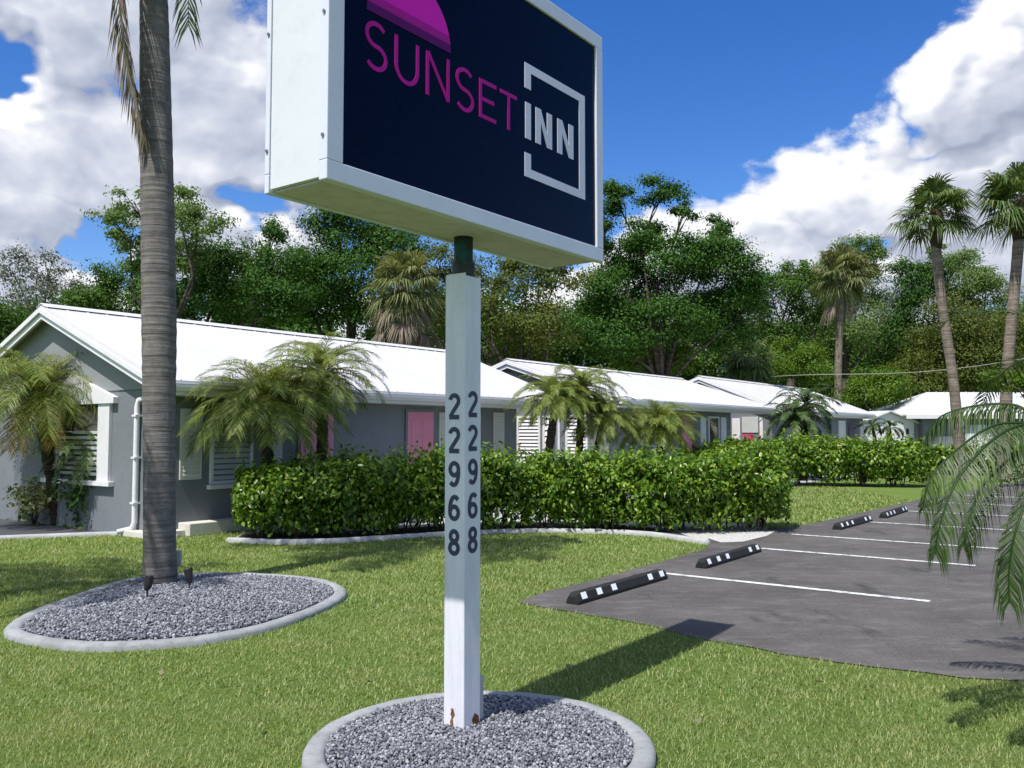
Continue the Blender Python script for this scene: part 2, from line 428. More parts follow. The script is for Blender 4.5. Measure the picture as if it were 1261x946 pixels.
bg2 = N('ShaderNodeBackground'); L(cr.outputs[0], bg2.inputs[0]); bg2.inputs[1].default_value = .80
mx = N('ShaderNodeMixShader'); L(mr.outputs[0], mx.inputs[0]); L(bg1.outputs[0], mx.inputs[1]); L(bg2.outputs[0], mx.inputs[2])
L(mx.outputs[0], wo.inputs[0])

vs = S.view_settings
vs.view_transform = 'Standard'; vs.look = 'None'; vs.gamma = 1; vs.use_curve_mapping = False; vs.exposure = 0.62

# ------------------------------------------------------------------ ground
g = MB().add([(-900, -300, 0), (900, -300, 0), (900, 1500, 0), (-900, 1500, 0)], [(0, 1, 2, 3)])
lawn = g.build('lawn', 'turf'); tag(lawn, 'sunlit short green lawn around the signpost', 'lawn', kind='structure')

# car park sheet: ragged edge where turf meets asphalt
near_edge = [W(6.75, -4.95), W(6.66, -4.3), W(6.62, -3.6), W(6.42, -2.84), W(6.33, -2.05), W(6.42, -1.1), W(6.7, -.5), W(6.5, 4), W(6.5, 16)]
left_edge = [W(46, 16), W(46, -3.2), W(36, -3.6), W(30, -4.2), W(24, -4.65), W(21.5, -4.8), W(16, -5.0), W(15.1, -5.07), W(14.2, -5.35), W(13.2, -5.75), W(12.6, -5.6), W(11.5, -5.15), W(10.2, -5.05), W(8.6, -5.02), W(7.4, -5.05)]
LOT = []
for ring in (near_edge, left_edge):
    for i in range(len(ring) - 1):
        p, q = np.array(ring[i]), np.array(ring[i + 1]); k = max(1, int(np.linalg.norm(q - p) / .18)) if np.linalg.norm(q - p) < 12 else 4
        for j in range(k):
            r_ = p + (q - p) * j / k; LOT.append((r_[0] + rng.normal() * .018, r_[1] + rng.normal() * .018, .008))
    LOT.append((ring[-1][0], ring[-1][1], .008))
g = MB().add(LOT, [tuple(range(len(LOT)))])
lot = g.build('parking_lot', 'asphalt'); tag(lot, 'worn dark grey asphalt car park with white lines', 'car park', kind='structure')
# stall lines
def stripe(a, b0, b1, lab):
    m_ = MB(); a0, a1 = a - .05, a + .05
    m_.add([W(a0, b0, .013), W(a0, b1, .013), W(a1, b1, .013), W(a1, b0, .013)], [(0, 1, 2, 3)])
    o_ = m_.build('parking_line', 'line_paint'); tag(o_, lab, 'painted line', 'painted parking lines', kind='structure')
for a, b0, b1, lab in [(9.08, -4.75, -1.83, 'white stall line nearest the signpost, beside the nearest wheel stop'),
                  (11.82, -4.5, -1.87, 'white stall line at the far end of the second wheel stop'),
                  (13.74, -4.75, -1.83, 'white stall line next to the pale gravel at the hedge end'),
                  (16.45, -4.6, -1.8, 'white stall line beside the third wheel stop'),
                  (19.2, -4.5, -1.8, 'thin far white stall line behind the drooping palm frond'),
                  (22.0, -4.4, -1.8, 'white stall line beyond the fifth wheel stop'),
                  (24.8, -4.3, -1.8, 'farthest white stall line of the car park')]:
    stripe(a, b0, b1, lab)

# pale gravel along the hedge foot, grey bed by the gable, walkway
def sheet(name, pts, z, mat, label, cat, kind='structure'):
    m_ = MB().add([(p[0], p[1], z) for p in pts], [tuple(range(len(pts)))])
    return tag(m_.build(name, mat), label, cat, kind=kind)
HEDGE_FRONT = [G(278, 668), G(340, 671), G(420, 669), G(500, 664), G(560, 660), G(640, 657), G(720, 657), G(800, 661), G(868, 671)]
hf = catmull(HEDGE_FRONT, 8, closed=False)
hb = [p + np.array([-.15, 2.4]) for p in hf[::-1]]
PALE = list(hf) + [np.array(W(13.1, -5.45)[:2]), np.array(W(14.3, -5.3)[:2]), np.array(W(14.9, -5.8)[:2]), np.array(W(14.6, -6.8)[:2])] + hb
sheet('gravel_path', PALE, .006, 'pale_gravel', 'pale gravel ground under and behind the clipped hedge', 'gravel')
MULCH = [p + np.array([.05, .12]) for p in hf] + [p + np.array([-.1, 1.5]) for p in hf[::-1]]
sheet('soil', MULCH, .011, 'bark_mulch', 'dark mulch strip under the clipped hedge', 'soil')
sheet('gravel_path', [G(872, 664), G(888, 669), G(915, 668), G(944, 661), G(955, 655), G(905, 651), G(870, 653)], .012, 'pale_gravel', 'bright pale gravel patch at the car park end of the hedge', 'gravel')
GBED = [G(-160, 668), G(-60, 666), G(0, 664), G(80, 661), G(150, 659), G(212, 662), np.array(W(8.0, -12.45)[:2]), np.array(W(7.2, -20.0)[:2])]
sheet('gravel', GBED, .009, 'gravel_base', 'grey gravel strip along the foot of the gable wall', 'gravel', 'structure')
sheet('path', [W(10, -12.3), W(46, -11.5), W(46, -9.2), W(13, -9.2)], .005, 'concrete', 'concrete walk behind the hedge in front of the cottages', 'path')

# concrete curbs ----------------------------------------------------
def curb_strip(name, P, width, h, mat, closed, label, cat, dz=0.0):
    """rounded concrete curb whose outer foot follows P"""
    P = np.asarray(P)[:, :2]; k = len(P)
    if closed: inn = offset_loop(P, -width)
    else:
        t = np.gradient(P, axis=0); t = norm(t); n_ = np.stack([-t[:, 1], t[:, 0]], 1); inn = P + n_ * width
    prof = [(0, -.02), (.0, h * .55), (.12, h * .85), (.3, h), (.7, h), (.9, h * .85), (1, h * .5), (1, -.02)]
    vs_ = []; fs_ = []; q = len(prof)
    for i in range(k):
        wob = rng.normal() * .0015
        for (s_, z_) in prof: p = P[i] + (inn[i] - P[i]) * s_; vs_.append((p[0], p[1], z_ + wob + dz))
    for i in range(k if closed else k - 1):
        j = (i + 1) % k
        for c_ in range(q - 1): fs_.append((i * q + c_, j * q + c_, j * q + c_ + 1, i * q + c_ + 1))
    if not closed: fs_ += [tuple(range(q)), tuple((k - 1) * q + c_ for c_ in range(q))]
    o_ = MB().add(vs_, fs_).build(name, mat, smooth=True)
    return tag(o_, label, cat), inn
ang = np.linspace(0, 2 * math.pi, 96, endpoint=False)
BED1 = np.stack([-.16 + .875 * np.cos(ang), 4.515 + .875 * np.sin(ang)], 1)
_, bed1_in = curb_strip('bed_edging', BED1, .112, .055, 'grey_concrete', True, 'round grey concrete curb around the signpost', 'edging')
BED2 = catmull([G(5, 785), G(45, 797), G(105, 803), G(180, 801), G(255, 794), G(340, 776), G(405, 751), G(427, 735), G(415, 724), G(380, 716), G(300, 711), G(220, 712), G(150, 720), G(60, 750), G(20, 768)], 8)
_, bed2_in = curb_strip('bed_edging', BED2, .13, .058, 'grey_concrete', True, 'long oval grey concrete curb around the tall palm', 'edging')
curb_strip('hedge_edging', hf, .11, .07, 'concrete', False, 'thin pale curved curb between the lawn and the clipped hedge', 'edging')
curb_strip('wall_edging', catmull([G(-160, 669), G(-60, 667), G(0, 665), G(80, 662), G(150, 660), G(214, 663)], 6, False), .12, .06, 'concrete', False, 'pale curb between the lawn and the gable wall gravel', 'edging')

# gravel stones: one countless mass per bed
ico_b = bmesh.new(); bmesh.ops.create_icosphere(ico_b, subdivisions=1, radius=1)
ICO_V = np.array([v_.co[:] for v_ in ico_b.verts]); ICO_F = np.array([[v_.index for v_ in f_.verts] for f_ in ico_b.faces]); ico_b.free()
def stones(name, loop, n, size, mound, label):
    lo = loop.min(0); hi = loop.max(0); cen = loop.mean(0)
    X = rng.uniform(lo[0], hi[0], n * 2); Y = rng.uniform(lo[1], hi[1], n * 2)
    k = inside(loop, X, Y); X = X[k][:n]; Y = Y[k][:n]; n = len(X)
    rad = np.sqrt(((X - cen[0]) / (hi[0] - lo[0]) * 2) ** 2 + ((Y - cen[1]) / (hi[1] - lo[1]) * 2) ** 2)
    Z = .045 + mound * np.clip(1 - rad ** 2, 0, 1) + rng.uniform(-.012, .012, n)
    s_ = size * rng.uniform(.55, 1.25, n)
    A_ = rng.normal(size=(n, 3, 3)); Q, _ = np.linalg.qr(A_)
    sc = rng.uniform(.55, 1.1, (n, 3))
    base = ICO_V[None] * (1 + rng.uniform(-.22, .22, (n, len(ICO_V), 1)))
    Vv = np.einsum('nij,nkj->nki', Q, base * sc[:, None, :]) * s_[:, None, None] + np.stack([X, Y, Z], 1)[:, None]
    Ff = ICO_F[None] + (np.arange(n) * len(ICO_V))[:, None, None]
    verts = [Vv.reshape(-1, 3)]; faces = [Ff.reshape(-1, 3)]
    # the mound itself
    rings = 12; nb = n * len(ICO_V); mv = []; ml = len(loop)
    for r_ in range(rings + 1):
        f_ = r_ / rings
        pts = cen + (loop - cen) * f_
        rr = np.sqrt(((pts[:, 0] - cen[0]) / (hi[0] - lo[0]) * 2) ** 2 + ((pts[:, 1] - cen[1]) / (hi[1] - lo[1]) * 2) ** 2)
        mv.append(np.column_stack([pts, .03 + mound * np.clip(1 - rr ** 2, 0, 1)]))
    mv = np.concatenate(mv); q = []
    for r_ in range(rings):
        for i in range(ml): j = (i + 1) % ml; q.append((nb + r_ * ml + i, nb + r_ * ml + j, nb + (r_ + 1) * ml + j, nb + (r_ + 1) * ml + i))
    mi = np.concatenate([np.zeros(len(faces[0]), int), np.ones(len(q), int)])
    o_ = np_mesh(name, np.concatenate([verts[0], mv]), [faces[0], np.array(q)], ['gravel_stone', 'gravel_base'], mi=mi)
    return tag(o_, label, 'gravel', kind='stuff')
stones('gravel', bed1_in, 24000, .0095, .02, 'loose grey gravel inside the round curb at the signpost')
stones('gravel', bed2_in, 32000, .0125, .07, 'mounded grey gravel inside the oval curb at the tall palm')

# grass blades on the lawn in view
def blades():
    out = []
    for (y0, y1, dens_, w, hgt) in [(3.2, 5.2, 7000, .0042, .027), (5.2, 8, 3900, .0060, .029), (8, 12, 1900, .009, .038), (12, 15.5, 900, .013, .042)]:
        xm = .66 * y1 + 1.4
        n = int(dens_ * (y1 - y0) * 2 * xm); X = rng.uniform(-xm, xm, n); Y = rng.uniform(y0, y1, n)
        k = np.abs(X) < .66 * Y + 1.4
        out.append((X[k], Y[k], np.full(k.sum(), w), np.full(k.sum(), hgt)))
    n = 26000; X = rng.uniform(3.5, 9.5, n); Y = rng.uniform(14.5, 26, n)
    out.append((X, Y, np.full(n, .02), np.full(n, .06)))
    X, Y, w, hg = [np.concatenate(q) for q in zip(*out)]
    bad = inside(np.array(LOT)[:, :2], X + rng.normal(size=len(X)) * .03, Y + rng.normal(size=len(X)) * .03) | inside(BED1, X, Y) | inside(BED2, X, Y) | inside(np.array(PALE), X, Y) | inside(np.array(GBED), X, Y)
    a_ = X * U[0] + Y * U[1]; b_ = X * V[0] + Y * V[1]
    bad |= (b_ < -12.3) & (a_ > 7.4)
    X, Y, w, hg = X[~bad], Y[~bad], w[~bad], hg[~bad]; n = len(X)
    # tufts: thin and thick places
    keep = rng.uniform(size=n) < .72 + .28 * np.sin(X * 5.1 + 2 * np.sin(Y * 3.3)) * np.sin(Y * 4.7 + X)
    X, Y, w, hg = X[keep], Y[keep], w[keep], hg[keep]; n = len(X)
    az = rng.uniform(0, 2 * math.pi, n); lean = rng.uniform(.2, 1.3, n); hg = hg * rng.uniform(.5, 1.2, n)
    d = np.stack([np.cos(az), np.sin(az)], 1); s_ = np.stack([-np.sin(az), np.cos(az)], 1)
    P0 = np.stack([X, Y], 1)
    Vv = np.zeros((n, 3, 3))
    Vv[:, 0, :2] = P0 - s_ * w[:, None] * .7; Vv[:, 1, :2] = P0 + s_ * w[:, None] * .7
    Vv[:, 2, :2] = P0 + d * (hg * lean)[:, None]; Vv[:, 2, 2] = hg * .9
    return np_mesh('grass', Vv.reshape(-1, 3), [np.arange(n * 3).reshape(-1, 3)], 'grass_blade')
tag(blades(), 'short coarse grass blades with straw coloured patches', 'grass', kind='stuff')
# dry leaves on the lawn
m_ = MB()
for px, py in [(198, 838), (455, 850), (700, 830), (1010, 850), (320, 905), (860, 900), (520, 760)]:
    p = G(px, py); a = rng.uniform(0, 6.3); s_ = rng.uniform(.02, .036)
    c_, sn = math.cos(a), math.sin(a)
    m_.add([(p[0] + c_ * s_, p[1] + sn * s_, .05), (p[0] - sn * s_ * .4, p[1] + c_ * s_ * .4, .065), (p[0] - c_ * s_, p[1] - sn * s_, .055), (p[0] + sn * s_ * .4, p[1] - c_ * s_ * .4, .045)], [(0, 1, 2, 3)])
tag(m_.build('leaf_litter', 'dry_frond'), 'few dry brown leaves scattered on the lawn', 'leaf litter', kind='stuff')

# ------------------------------------------------------------------ the roadside sign
SA0, SA1, SB0, SB1, SZ0, SZ1 = 2.43, 4.665, -3.17, -2.76, 2.656, 4.085
root = empty('roadside_sign', W(3.634, -3.028), GRID_ROT)
tag(root, 'tall white framed inn sign with navy face on square numbered post', 'sign')
def sl(a, b, z): return (a - 3.634, -(b + 3.028), z)             # sign-local coordinates
def sbox(mb, a0, a1, b0, b1, z0, z1): p = sl(a0, b1, z0); q = sl(a1, b0, z1); mb.box(p[0], q[0], p[1], q[1], p[2], q[2])
PS = .069
m_ = MB(); m_.box(-PS, PS, -PS, PS, -.05, 2.44); post = m_.build('post', 'post_paint', root, bevel=.006)
m_ = MB()
for sx in (-1, 1): m_.box(sx * .062 - .004, sx * .062 + .004, -.066, .066, 2.438, 2.452); 
m_.build('post_cap', 'cabinet_frame', post)
m_ = MB(); m_.tube([(0, 0, 2.35), (0, 0, 2.52), (0, 0, 2.53), (0, 0, 2.67)], [.062, .062, .052, .052], 20); m_.build('pipe', 'old_pipe', root, smooth=True)
# foot rust: ragged flakes on both faces
def rust_patch(poly, face):
    mb = MB()
    if face == 'left': pts = [(-PS - .0025, y_, z_) for y_, z_ in poly]
    else: pts = [(x_, -PS - .0025, z_) for x_, z_ in poly]
    mb.add(pts, [tuple(range(len(pts)))]); mb.build('rust_spot', 'rust', post)
rust_patch([(-.012, .135), (-.002, .15), (.012, .148), (.02, .13), (.012, .118), (.022, .09), (.014, .05), (.018, .012), (.002, .02), (-.002, .07), (.004, .11)], 'left')
rust_patch([(.005, .02), (.045, .015), (.05, .06), (.032, .05), (.02, .055), (.012, .04)], 'left')
rust_patch([(-.005, .1), (.02, .13), (.05, .11), (.06, .07), (.05, .035), (.03, .045), (.02, .075), (.005, .08)], 'right')
m_ = MB(); m_.tube([(-PS - .006, .006, .155), (-PS + .002, .006, .155)], .008, 10); m_.build('bolt', 'rust', post)
# electrical box behind post foot
m_ = MB(); m_.box(PS, PS + .06, -.045, .045, .06, .3); m_.build('electrical_box', 'electric_box', root, bevel=.006)
# cabinet: end panels, underside, top, frame profiles
m_ = MB(); sbox(m_, SA0 + .012, SA1 - .012, SB0 + .03, SB1 - .03, SZ0 + .014, SZ1 - .012)
cab = m_.build('cabinet', 'bright_white_metal', root)
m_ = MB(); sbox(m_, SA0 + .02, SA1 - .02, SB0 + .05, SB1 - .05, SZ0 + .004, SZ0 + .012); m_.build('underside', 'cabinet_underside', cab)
for a0, a1 in ((SA0, SA0 + .01), (SA1 - .01, SA1)):
    m_ = MB(); sbox(m_, a0, a1, SB0 + .034, SB1 - .054, SZ0 + .016, SZ1 - .014); ep = m_.build('end_panel', 'bright_white_metal', cab, bevel=.002)
    sgn = -1 if a0 == SA0 else 1; xa = (SA0 if sgn < 0 else SA1) - 3.634
    for b_ in (SB0 + .018, SB1 - .025):
        for z_ in (SZ0 + .19, SZ0 + .72, SZ1 - .15):
            y_ = -(b_ + 3.028); mm = MB(); mm.tube([(xa + sgn * .006, y_, z_), (xa + sgn * .0125, y_, z_)], .008, 10); mm.build('screw', 'screw_metal', cab)
# retainer frames front and back (mitred look: stiles between rails)
def frame(bo, bi, nm):
    w_ = .085; mb = MB()
    lo_, hi_ = min(bo, bi), max(bo, bi)
    sbox(mb, SA0 - .006, SA1 + .006, lo_, hi_, SZ0, SZ0 + w_)
    sbox(mb, SA0 - .006, SA1 + .006, lo_, hi_, SZ1 - w_, SZ1)
    sbox(mb, SA0 - .006, SA0 + w_, lo_, hi_, SZ0 + w_, SZ1 - w_)
    sbox(mb, SA1 - w_ + .015, SA1 + .006, lo_, hi_, SZ0 + w_, SZ1 - w_)
    return mb.build(nm, 'cabinet_frame', root, bevel=.004)
frame(SB1, SB1 - .05, 'retainer_frame'); frame(SB0, SB0 + .03, 'retainer_frame')
m_ = MB(); sbox(m_, SA0 + .07, SA1 - .055, SB1 - .022, SB1 - .014, SZ0 + .07, SZ1 - .07); face = m_.build('sign_face', 'sign_navy', root)
face['label'] = 'glossy navy sign face with magenta and white lettering'
m_ = MB(); sbox(m_, SA0 + .07, SA1 - .055, SB0 + .008, SB0 + .016, SZ0 + .07, SZ1 - .07); m_.build('back_face', 'sign_navy', root)
FB = SB1 - .014
def poly_face(name, polys, mat, d=.003, parent=face):
    """flat applied vinyl: list of (a,z) polygons on the sign face"""
    mb = MB()
    for poly in polys:
        pts = [sl(a, FB + .0005, z) for a, z in poly]
        mb.extrude(pts, (0, -d, 0))
    return mb.build(name, mat, parent)
def ribbon(name, strokes, w, mat):
    mb = MB()
    for q_, st in enumerate(strokes):
        FZ = FB + .003 + .0004 * (q_ % 4)
        P = np.array(st, float); n = len(P)
        seg = norm(np.diff(P, axis=0)); t = np.vstack([seg[:1], seg[:-1] + seg[1:], seg[-1:]]) if n > 2 else np.vstack([seg, seg])
        t = norm(t); nn = np.stack([-t[:, 1], t[:, 0]], 1); k = np.ones(n)
        for i in range(1, n - 1): k[i] = 1 / max(.35, float(seg[i] @ t[i]))
        l_ = P + nn * (w / 2 * k)[:, None]; r_ = P - nn * (w / 2 * k)[:, None]
        vs_ = [sl(a, FB + .0005, z) for a, z in l_] + [sl(a, FB + .0005, z) for a, z in r_] + [sl(a, FZ, z) for a, z in l_] + [sl(a, FZ, z) for a, z in r_]
        fs_ = []
        for i in range(n - 1):
            fs_ += [(2 * n + i, 2 * n + i + 1, 3 * n + i + 1, 3 * n + i), (i, i + 1, 2 * n + i + 1, 2 * n + i), (n + i, 3 * n + i, 3 * n + i + 1, n + i + 1)]
        fs_ += [(0, 2 * n, 3 * n, n), (n - 1, 2 * n - 1, 4 * n - 1, 3 * n - 1)]
        mb.add(vs_, fs_)
    return mb.build(name, mat, face)
z0, z1 = 3.222, 3.426; cz = (z0 + z1) / 2
def S_letter(x0, x1):
    w_ = (x1 - x0) / 2; xm = (x0 + x1) / 2; h_ = (z1 - z0) / 4; pts = []
    for q in np.linspace(35, 270, 16): pts.append((xm + w_ * math.cos(R(q)) * .95, z1 - h_ + h_ * math.sin(R(q))))
    for q in np.linspace(90, -145, 16)[1:]: pts.append((xm + w_ * math.cos(R(q)), z0 + h_ + h_ * math.sin(R(q))))
    return pts
SW = .021
def U_letter(x0, x1):
    r_ = (x1 - x0) / 2; xm = (x0 + x1) / 2
    return [(x0, z1)] + [(xm + r_ * math.cos(R(q)), z0 + r_ + r_ * math.sin(R(q))) for q in np.linspace(180, 360, 15)] + [(x1, z1)]
letters = [S_letter(2.653, 2.775), U_letter(2.842, 2.985), [(3.055, z0 - .01), (3.055, z1)], [(3.057, z1 - .002), (3.204, z0 + .002)], [(3.206, z0), (3.206, z1 + .01)],
           S_letter(3.270, 3.396), [(3.46, z0), (3.46, z1)], [(3.47, z1 - .01), (3.592, z1 - .01)], [(3.47, cz), (3.575, cz)], [(3.47, z0 + .01), (3.592, z0 + .01)],
           [(3.628, z1 - .01), (3.776, z1 - .01)], [(3.702, z0), (3.702, z1 - .02)]]
ribbon('name_lettering', letters, SW, 'letter_magenta')
bars = lambda *rs: [[(a0, b0), (a1, b0), (a1, b1), (a0, b1)] for a0, a1, b0, b1 in rs]
poly_face('square_outline', bars((3.85, 3.91, 3.595, 3.648), (3.85, 4.475, 3.6, 3.648)) [1:] + bars((3.85, 3.908, 3.505, 3.5995), (3.85, 3.908, 3.057, 3.142), (3.85, 4.475, 3.008, 3.0565), (4.41, 4.475, 3.0570, 3.5995)), 'letter_white')
def N_bold(x0, x1, w_=.05):
    d_ = .062
    return bars((x0, x0 + w_, z0, z1), (x1 - w_, x1, z0, z1)) + [[(x0 + w_ + .0003, z1), (x1 - w_ - .0003, z0 + .075), (x1 - w_ - .0003, z0), (x0 + w_ + .0003, z1 - .075)]]
poly_face('bold_lettering', bars((3.855, 3.908, z0, z1)) + N_bold(3.955, 4.118) + N_bold(4.175, 4.345), 'letter_white')
# half sun: three printed bands
cx_, R_ = 2.938, .285
def dome(zlo, zhi):
    n = 28; half = lambda z: math.sqrt(max(0, R_ * R_ - (z - 3.47) ** 2)); zs = np.linspace(zlo, zhi, n)
    return [(cx_ + half(z), z) for z in zs] + [(cx_ - half(z), z) for z in zs[::-1]]
poly_face('sun_emblem', [dome(3.555, 3.7545)], 'sign_magenta'); poly_face('sun_emblem', [dome(3.515, 3.5548)], 'sign_plum'); poly_face('sun_emblem', [dome(3.472, 3.5148)], 'sign_dark_plum')
# house number 22968 on two faces of the post, every numeral a piece of its own
def ell(cx, cy, rx, ry, a0, a1, n=26): return [(cx + rx * math.cos(R(q)), cy + ry * math.sin(R(q))) for q in np.linspace(a0, a1, n)]
NINE = [ell(.32, .675, .205, .225, 0, 372), [(.525, .70), (.53, .56), (.515, .40), (.47, .24), (.40, .13), (.31, .092), (.21, .11), (.13, .19)]]
DIGIT = {'2': [ell(.31, .70, .21, .205, 168, -28) + [(.42, .50), (.25, .30), (.15, .17), (.115, .10)], [(.06, .09), (.56, .09)]],
         '9': NINE, '6': [[(.64 - x, 1 - y) for x, y in st_] for st_ in NINE],
         '8': [ell(.32, .72, .175, .185, 0, 366), ell(.32, .285, .205, .20, 0, 366)]}
def numerals(facex):
    for ch, top in zip('22968', [1.812 - .1795 * i for i in range(5)]):
        mb = MB(); hh = .142
        for q_, st_ in enumerate(DIGIT[ch]):
            P = np.array(st_, float); P[:, 0] -= .32; P *= hh; P[:, 0] *= .98; P[:, 1] += top - hh; n = len(P); w_ = .0245
            seg = norm(np.diff(P, axis=0)); t = norm(np.vstack([seg[:1], seg[:-1] + seg[1:], seg[-1:]])) if n > 2 else np.vstack([seg, seg])
            nn = np.stack([-t[:, 1], t[:, 0]], 1); l_ = P + nn * w_ / 2; r2 = P - nn * w_ / 2; d = PS + .0016 + .0005 * q_
            f3 = (lambda a, z: (-d, -a, z)) if facex == 'left' else (lambda a, z: (a, -d, z + .012))
            mb.add([f3(*p) for p in l_] + [f3(*p) for p in r2], [(i, i + 1, n + i + 1, n + i) for i in range(n - 1)])
        mb.build('numeral', 'digit_vinyl', post)
numerals('left'); numerals('right')

# ------------------------------------------------------------------ wheel stops
def make_stop():
    r_ = empty('wheel_stop', (0, 0, 0))
    L_, w_, h_ = 1.83, .15, .1
    prof = [(-w_ / 2, 0), (-w_ / 2, .03), (-.045, h_), (.045, h_), (w_ / 2, .03), (w_ / 2, 0)]
    mb = MB(); n = len(prof); st = [(-L_ / 2, .72), (-L_ / 2 + .05, 1), (L_ / 2 - .05, 1), (L_ / 2, .72)]; vs_ = []
    for x_, k_ in st: vs_ += [(x_, y_ * (.9 if k_ < 1 else 1), z_ * (k_ if z_ > .02 else 1)) for y_, z_ in prof]
    fs_ = [(i * n + j, (i + 1) * n + j, (i + 1) * n + (j + 1) % n, i * n + (j + 1) % n) for i in range(3) for j in range(n)] + [tuple(range(n)), tuple(3 * n + j for j in range(n))]
    mb.add(vs_, fs_); mb.build('rubber_body', 'black_rubber', r_, bevel=.006)
    for x_ in (-.80, -.52, -.24, .52, .78):
        mb = MB(); q = .0025; hw = .047
        mb.add([(x_ - hw, -.0722, .041 + q), (x_ + hw, -.0722, .041 + q), (x_ + hw, -.0472, .098 + q), (x_ - hw, -.0472, .098 + q), (x_ + hw, .0472, .098 + q), (x_ - hw, .0472, .098 + q), (x_ + hw, .0722, .041 + q), (x_ - hw, .0722, .041 + q)],
               [(0, 1, 2, 3), (5, 4, 6, 7)])
        mb.build('reflective_patch', 'reflective_white', r_)
    return r_
def copy_tree(o_, parent=None):
    c_ = o_.copy(); C.objects.link(c_); c_.parent = parent
    for ch in list(o_.children): copy_tree(ch, c_)
    return c_
proto = make_stop()
for i, (a, b_, rz, lab) in enumerate([(7.87, -4.47, .0, 'black rubber wheel stop with white patches nearest the signpost'),
        (10.6, -4.44, .012, 'black rubber wheel stop standing by the end of the clipped hedge'),
        (15.75, -4.36, -.02, 'black rubber wheel stop on the edge of the far grass patch, nearer one'),
        (18.25, -4.28, .015, 'black rubber wheel stop on the edge of the far grass patch, farther one'),
        (21.2, -4.2, -.01, 'farthest black wheel stop half hidden by the drooping palm frond')]):
    o_ = proto if i == 0 else copy_tree(proto)
    o_.location = W(a, b_, .009); o_.rotation_euler = (0, 0, GRID_ROT + rz)
    tag(o_, lab, 'wheel stop', 'black wheel stops along the car park')

# ------------------------------------------------------------------ houses
def house(name, label, A0, B0, Lx, t, he, hr, base, ov, gx, rx, wall='grey_wall', roofcat='house', group=None):
    """local x along the eave, local y inward from the front eave; returns root and the wall planes"""
    r_ = empty(name, W(A0, B0), GRID_ROT); tag(r_, label, roofcat, group)
    pitch = (hr - he) / t; rear = 2 * t - ov
    top = lambda y_: he - .13 + pitch * (y_ if y_ < t else 2 * t - y_)
    mb = MB(); mb.extrude([(gx, ov, -.05), (gx, rear, -.05), (gx, rear, top(rear)), (gx, t, top(t)), (gx, ov, top(ov))], (Lx - gx - rx, 0, 0))
    wl = mb.build('wall', wall, r_)
    # gable siding boards above eave height
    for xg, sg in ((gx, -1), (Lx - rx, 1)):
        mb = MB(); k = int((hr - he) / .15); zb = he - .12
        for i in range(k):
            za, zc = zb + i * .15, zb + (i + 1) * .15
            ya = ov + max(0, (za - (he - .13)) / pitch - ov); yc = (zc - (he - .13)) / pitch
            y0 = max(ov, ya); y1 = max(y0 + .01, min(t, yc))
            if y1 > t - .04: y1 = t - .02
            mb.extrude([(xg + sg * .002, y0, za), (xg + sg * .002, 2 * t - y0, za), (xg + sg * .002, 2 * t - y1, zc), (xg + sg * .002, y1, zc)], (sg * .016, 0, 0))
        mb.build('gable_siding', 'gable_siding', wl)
    mb = MB(); th_ = .05
    for s_ in (0, 1):
        yy = (lambda q: q) if s_ == 0 else (lambda q: 2 * t - q)
        pts = [(0, yy(-.02), he - pitch * .02), (0, yy(t), hr), (0, yy(t), hr - th_), (0, yy(-.02), he - pitch * .02 - th_)]
        mb.extrude(pts, (Lx, 0, 0))
        n = int(Lx / .36)
        for i in range(n + 1):                          # standing seams
            x_ = .02 + (Lx - .04) * i / n
            mb.extrude([(x_ - .011, yy(-.015), he - pitch * .015 + .001), (x_ - .011, yy(t - .02), hr - pitch * .02 + .001), (x_ - .011, yy(t - .02), hr - pitch * .02 + .012), (x_ - .011, yy(-.015), he + .010)], (.022, 0, 0))
    mb.extrude([(-.01, t - .16, hr - pitch * .16 + .028), (-.01, t, hr + .03), (-.01, t + .16, hr - pitch * .16 + .028), (-.01, t, hr + .045)], (Lx + .02, 0, 0))
    rf = mb.build('roof', 'roof_metal', r_)
    # rake boards (two steps) and front fascia, gutter, soffit
    for xg, sg in ((0, -1), (Lx, 1)):
        mb = MB()
        for (d0, d1, xo) in ((.052, .125, .035), (.135, .235, -.008)):
            for s_ in (0, 1):
                yy = (lambda q: q) if s_ == 0 else (lambda q: 2 * t - q)
                tt = t if s_ == 0 else t - .001
                xq = xg + sg * xo; mb.extrude([(xq, yy(0), he - d0), (xq, yy(tt), hr - d0), (xq, yy(tt), hr - d1), (xq, yy(0), he - d1)], (-sg * .04, 0, 0))
        mb.build('rake_board', 'white_trim', rf)
    for yy, nm in ((0.0, 'fascia'), (2 * t, 'fascia')):
        s_ = -1 if yy == 0 else 1
        mb = MB(); mb.box(.05, Lx - .05, min(yy - s_ * .005, yy - s_ * .03), max(yy - s_ * .005, yy - s_ * .03), he - .23, he - .062); mb.build(nm, 'white_trim', rf)
        mb = MB(); y0, y1 = yy + s_ * .001, yy + s_ * .10
        mb.extrude([(.03, y0, he - .07), (.03, y0, he - .17), (.03, yy + s_ * .06, he - .17), (.03, y1, he - .11), (.03, y1, he - .07)], (Lx - .06, 0, 0)); mb.build('gutter', 'white_trim', rf)
        mb = MB(); ya, yb = sorted((yy - s_ * .032, yy - s_ * (ov - .002))); mb.box(gx + .001, Lx - .06, ya, yb, he - .232, he - .2); mb.build('soffit', 'white_trim', rf)
    if base: mb = MB(); mb.box(gx - .06, Lx - rx + .06, ov - .06, rear + .06, -.05, base); mb.build('foundation', 'concrete', r_)
    return r_
def fbox(parent, name, mat, x0, x1, z0, z1, y, d=.03, bevel=.004):
    mb = MB(); mb.box(x0, x1, y - d, y - .001, z0, z1); return mb.build(name, mat, parent, bevel=bevel)
def front_x(px, py, A0, B0, ov): a, z = on_front(px, py, B0 - ov); return a - A0, z
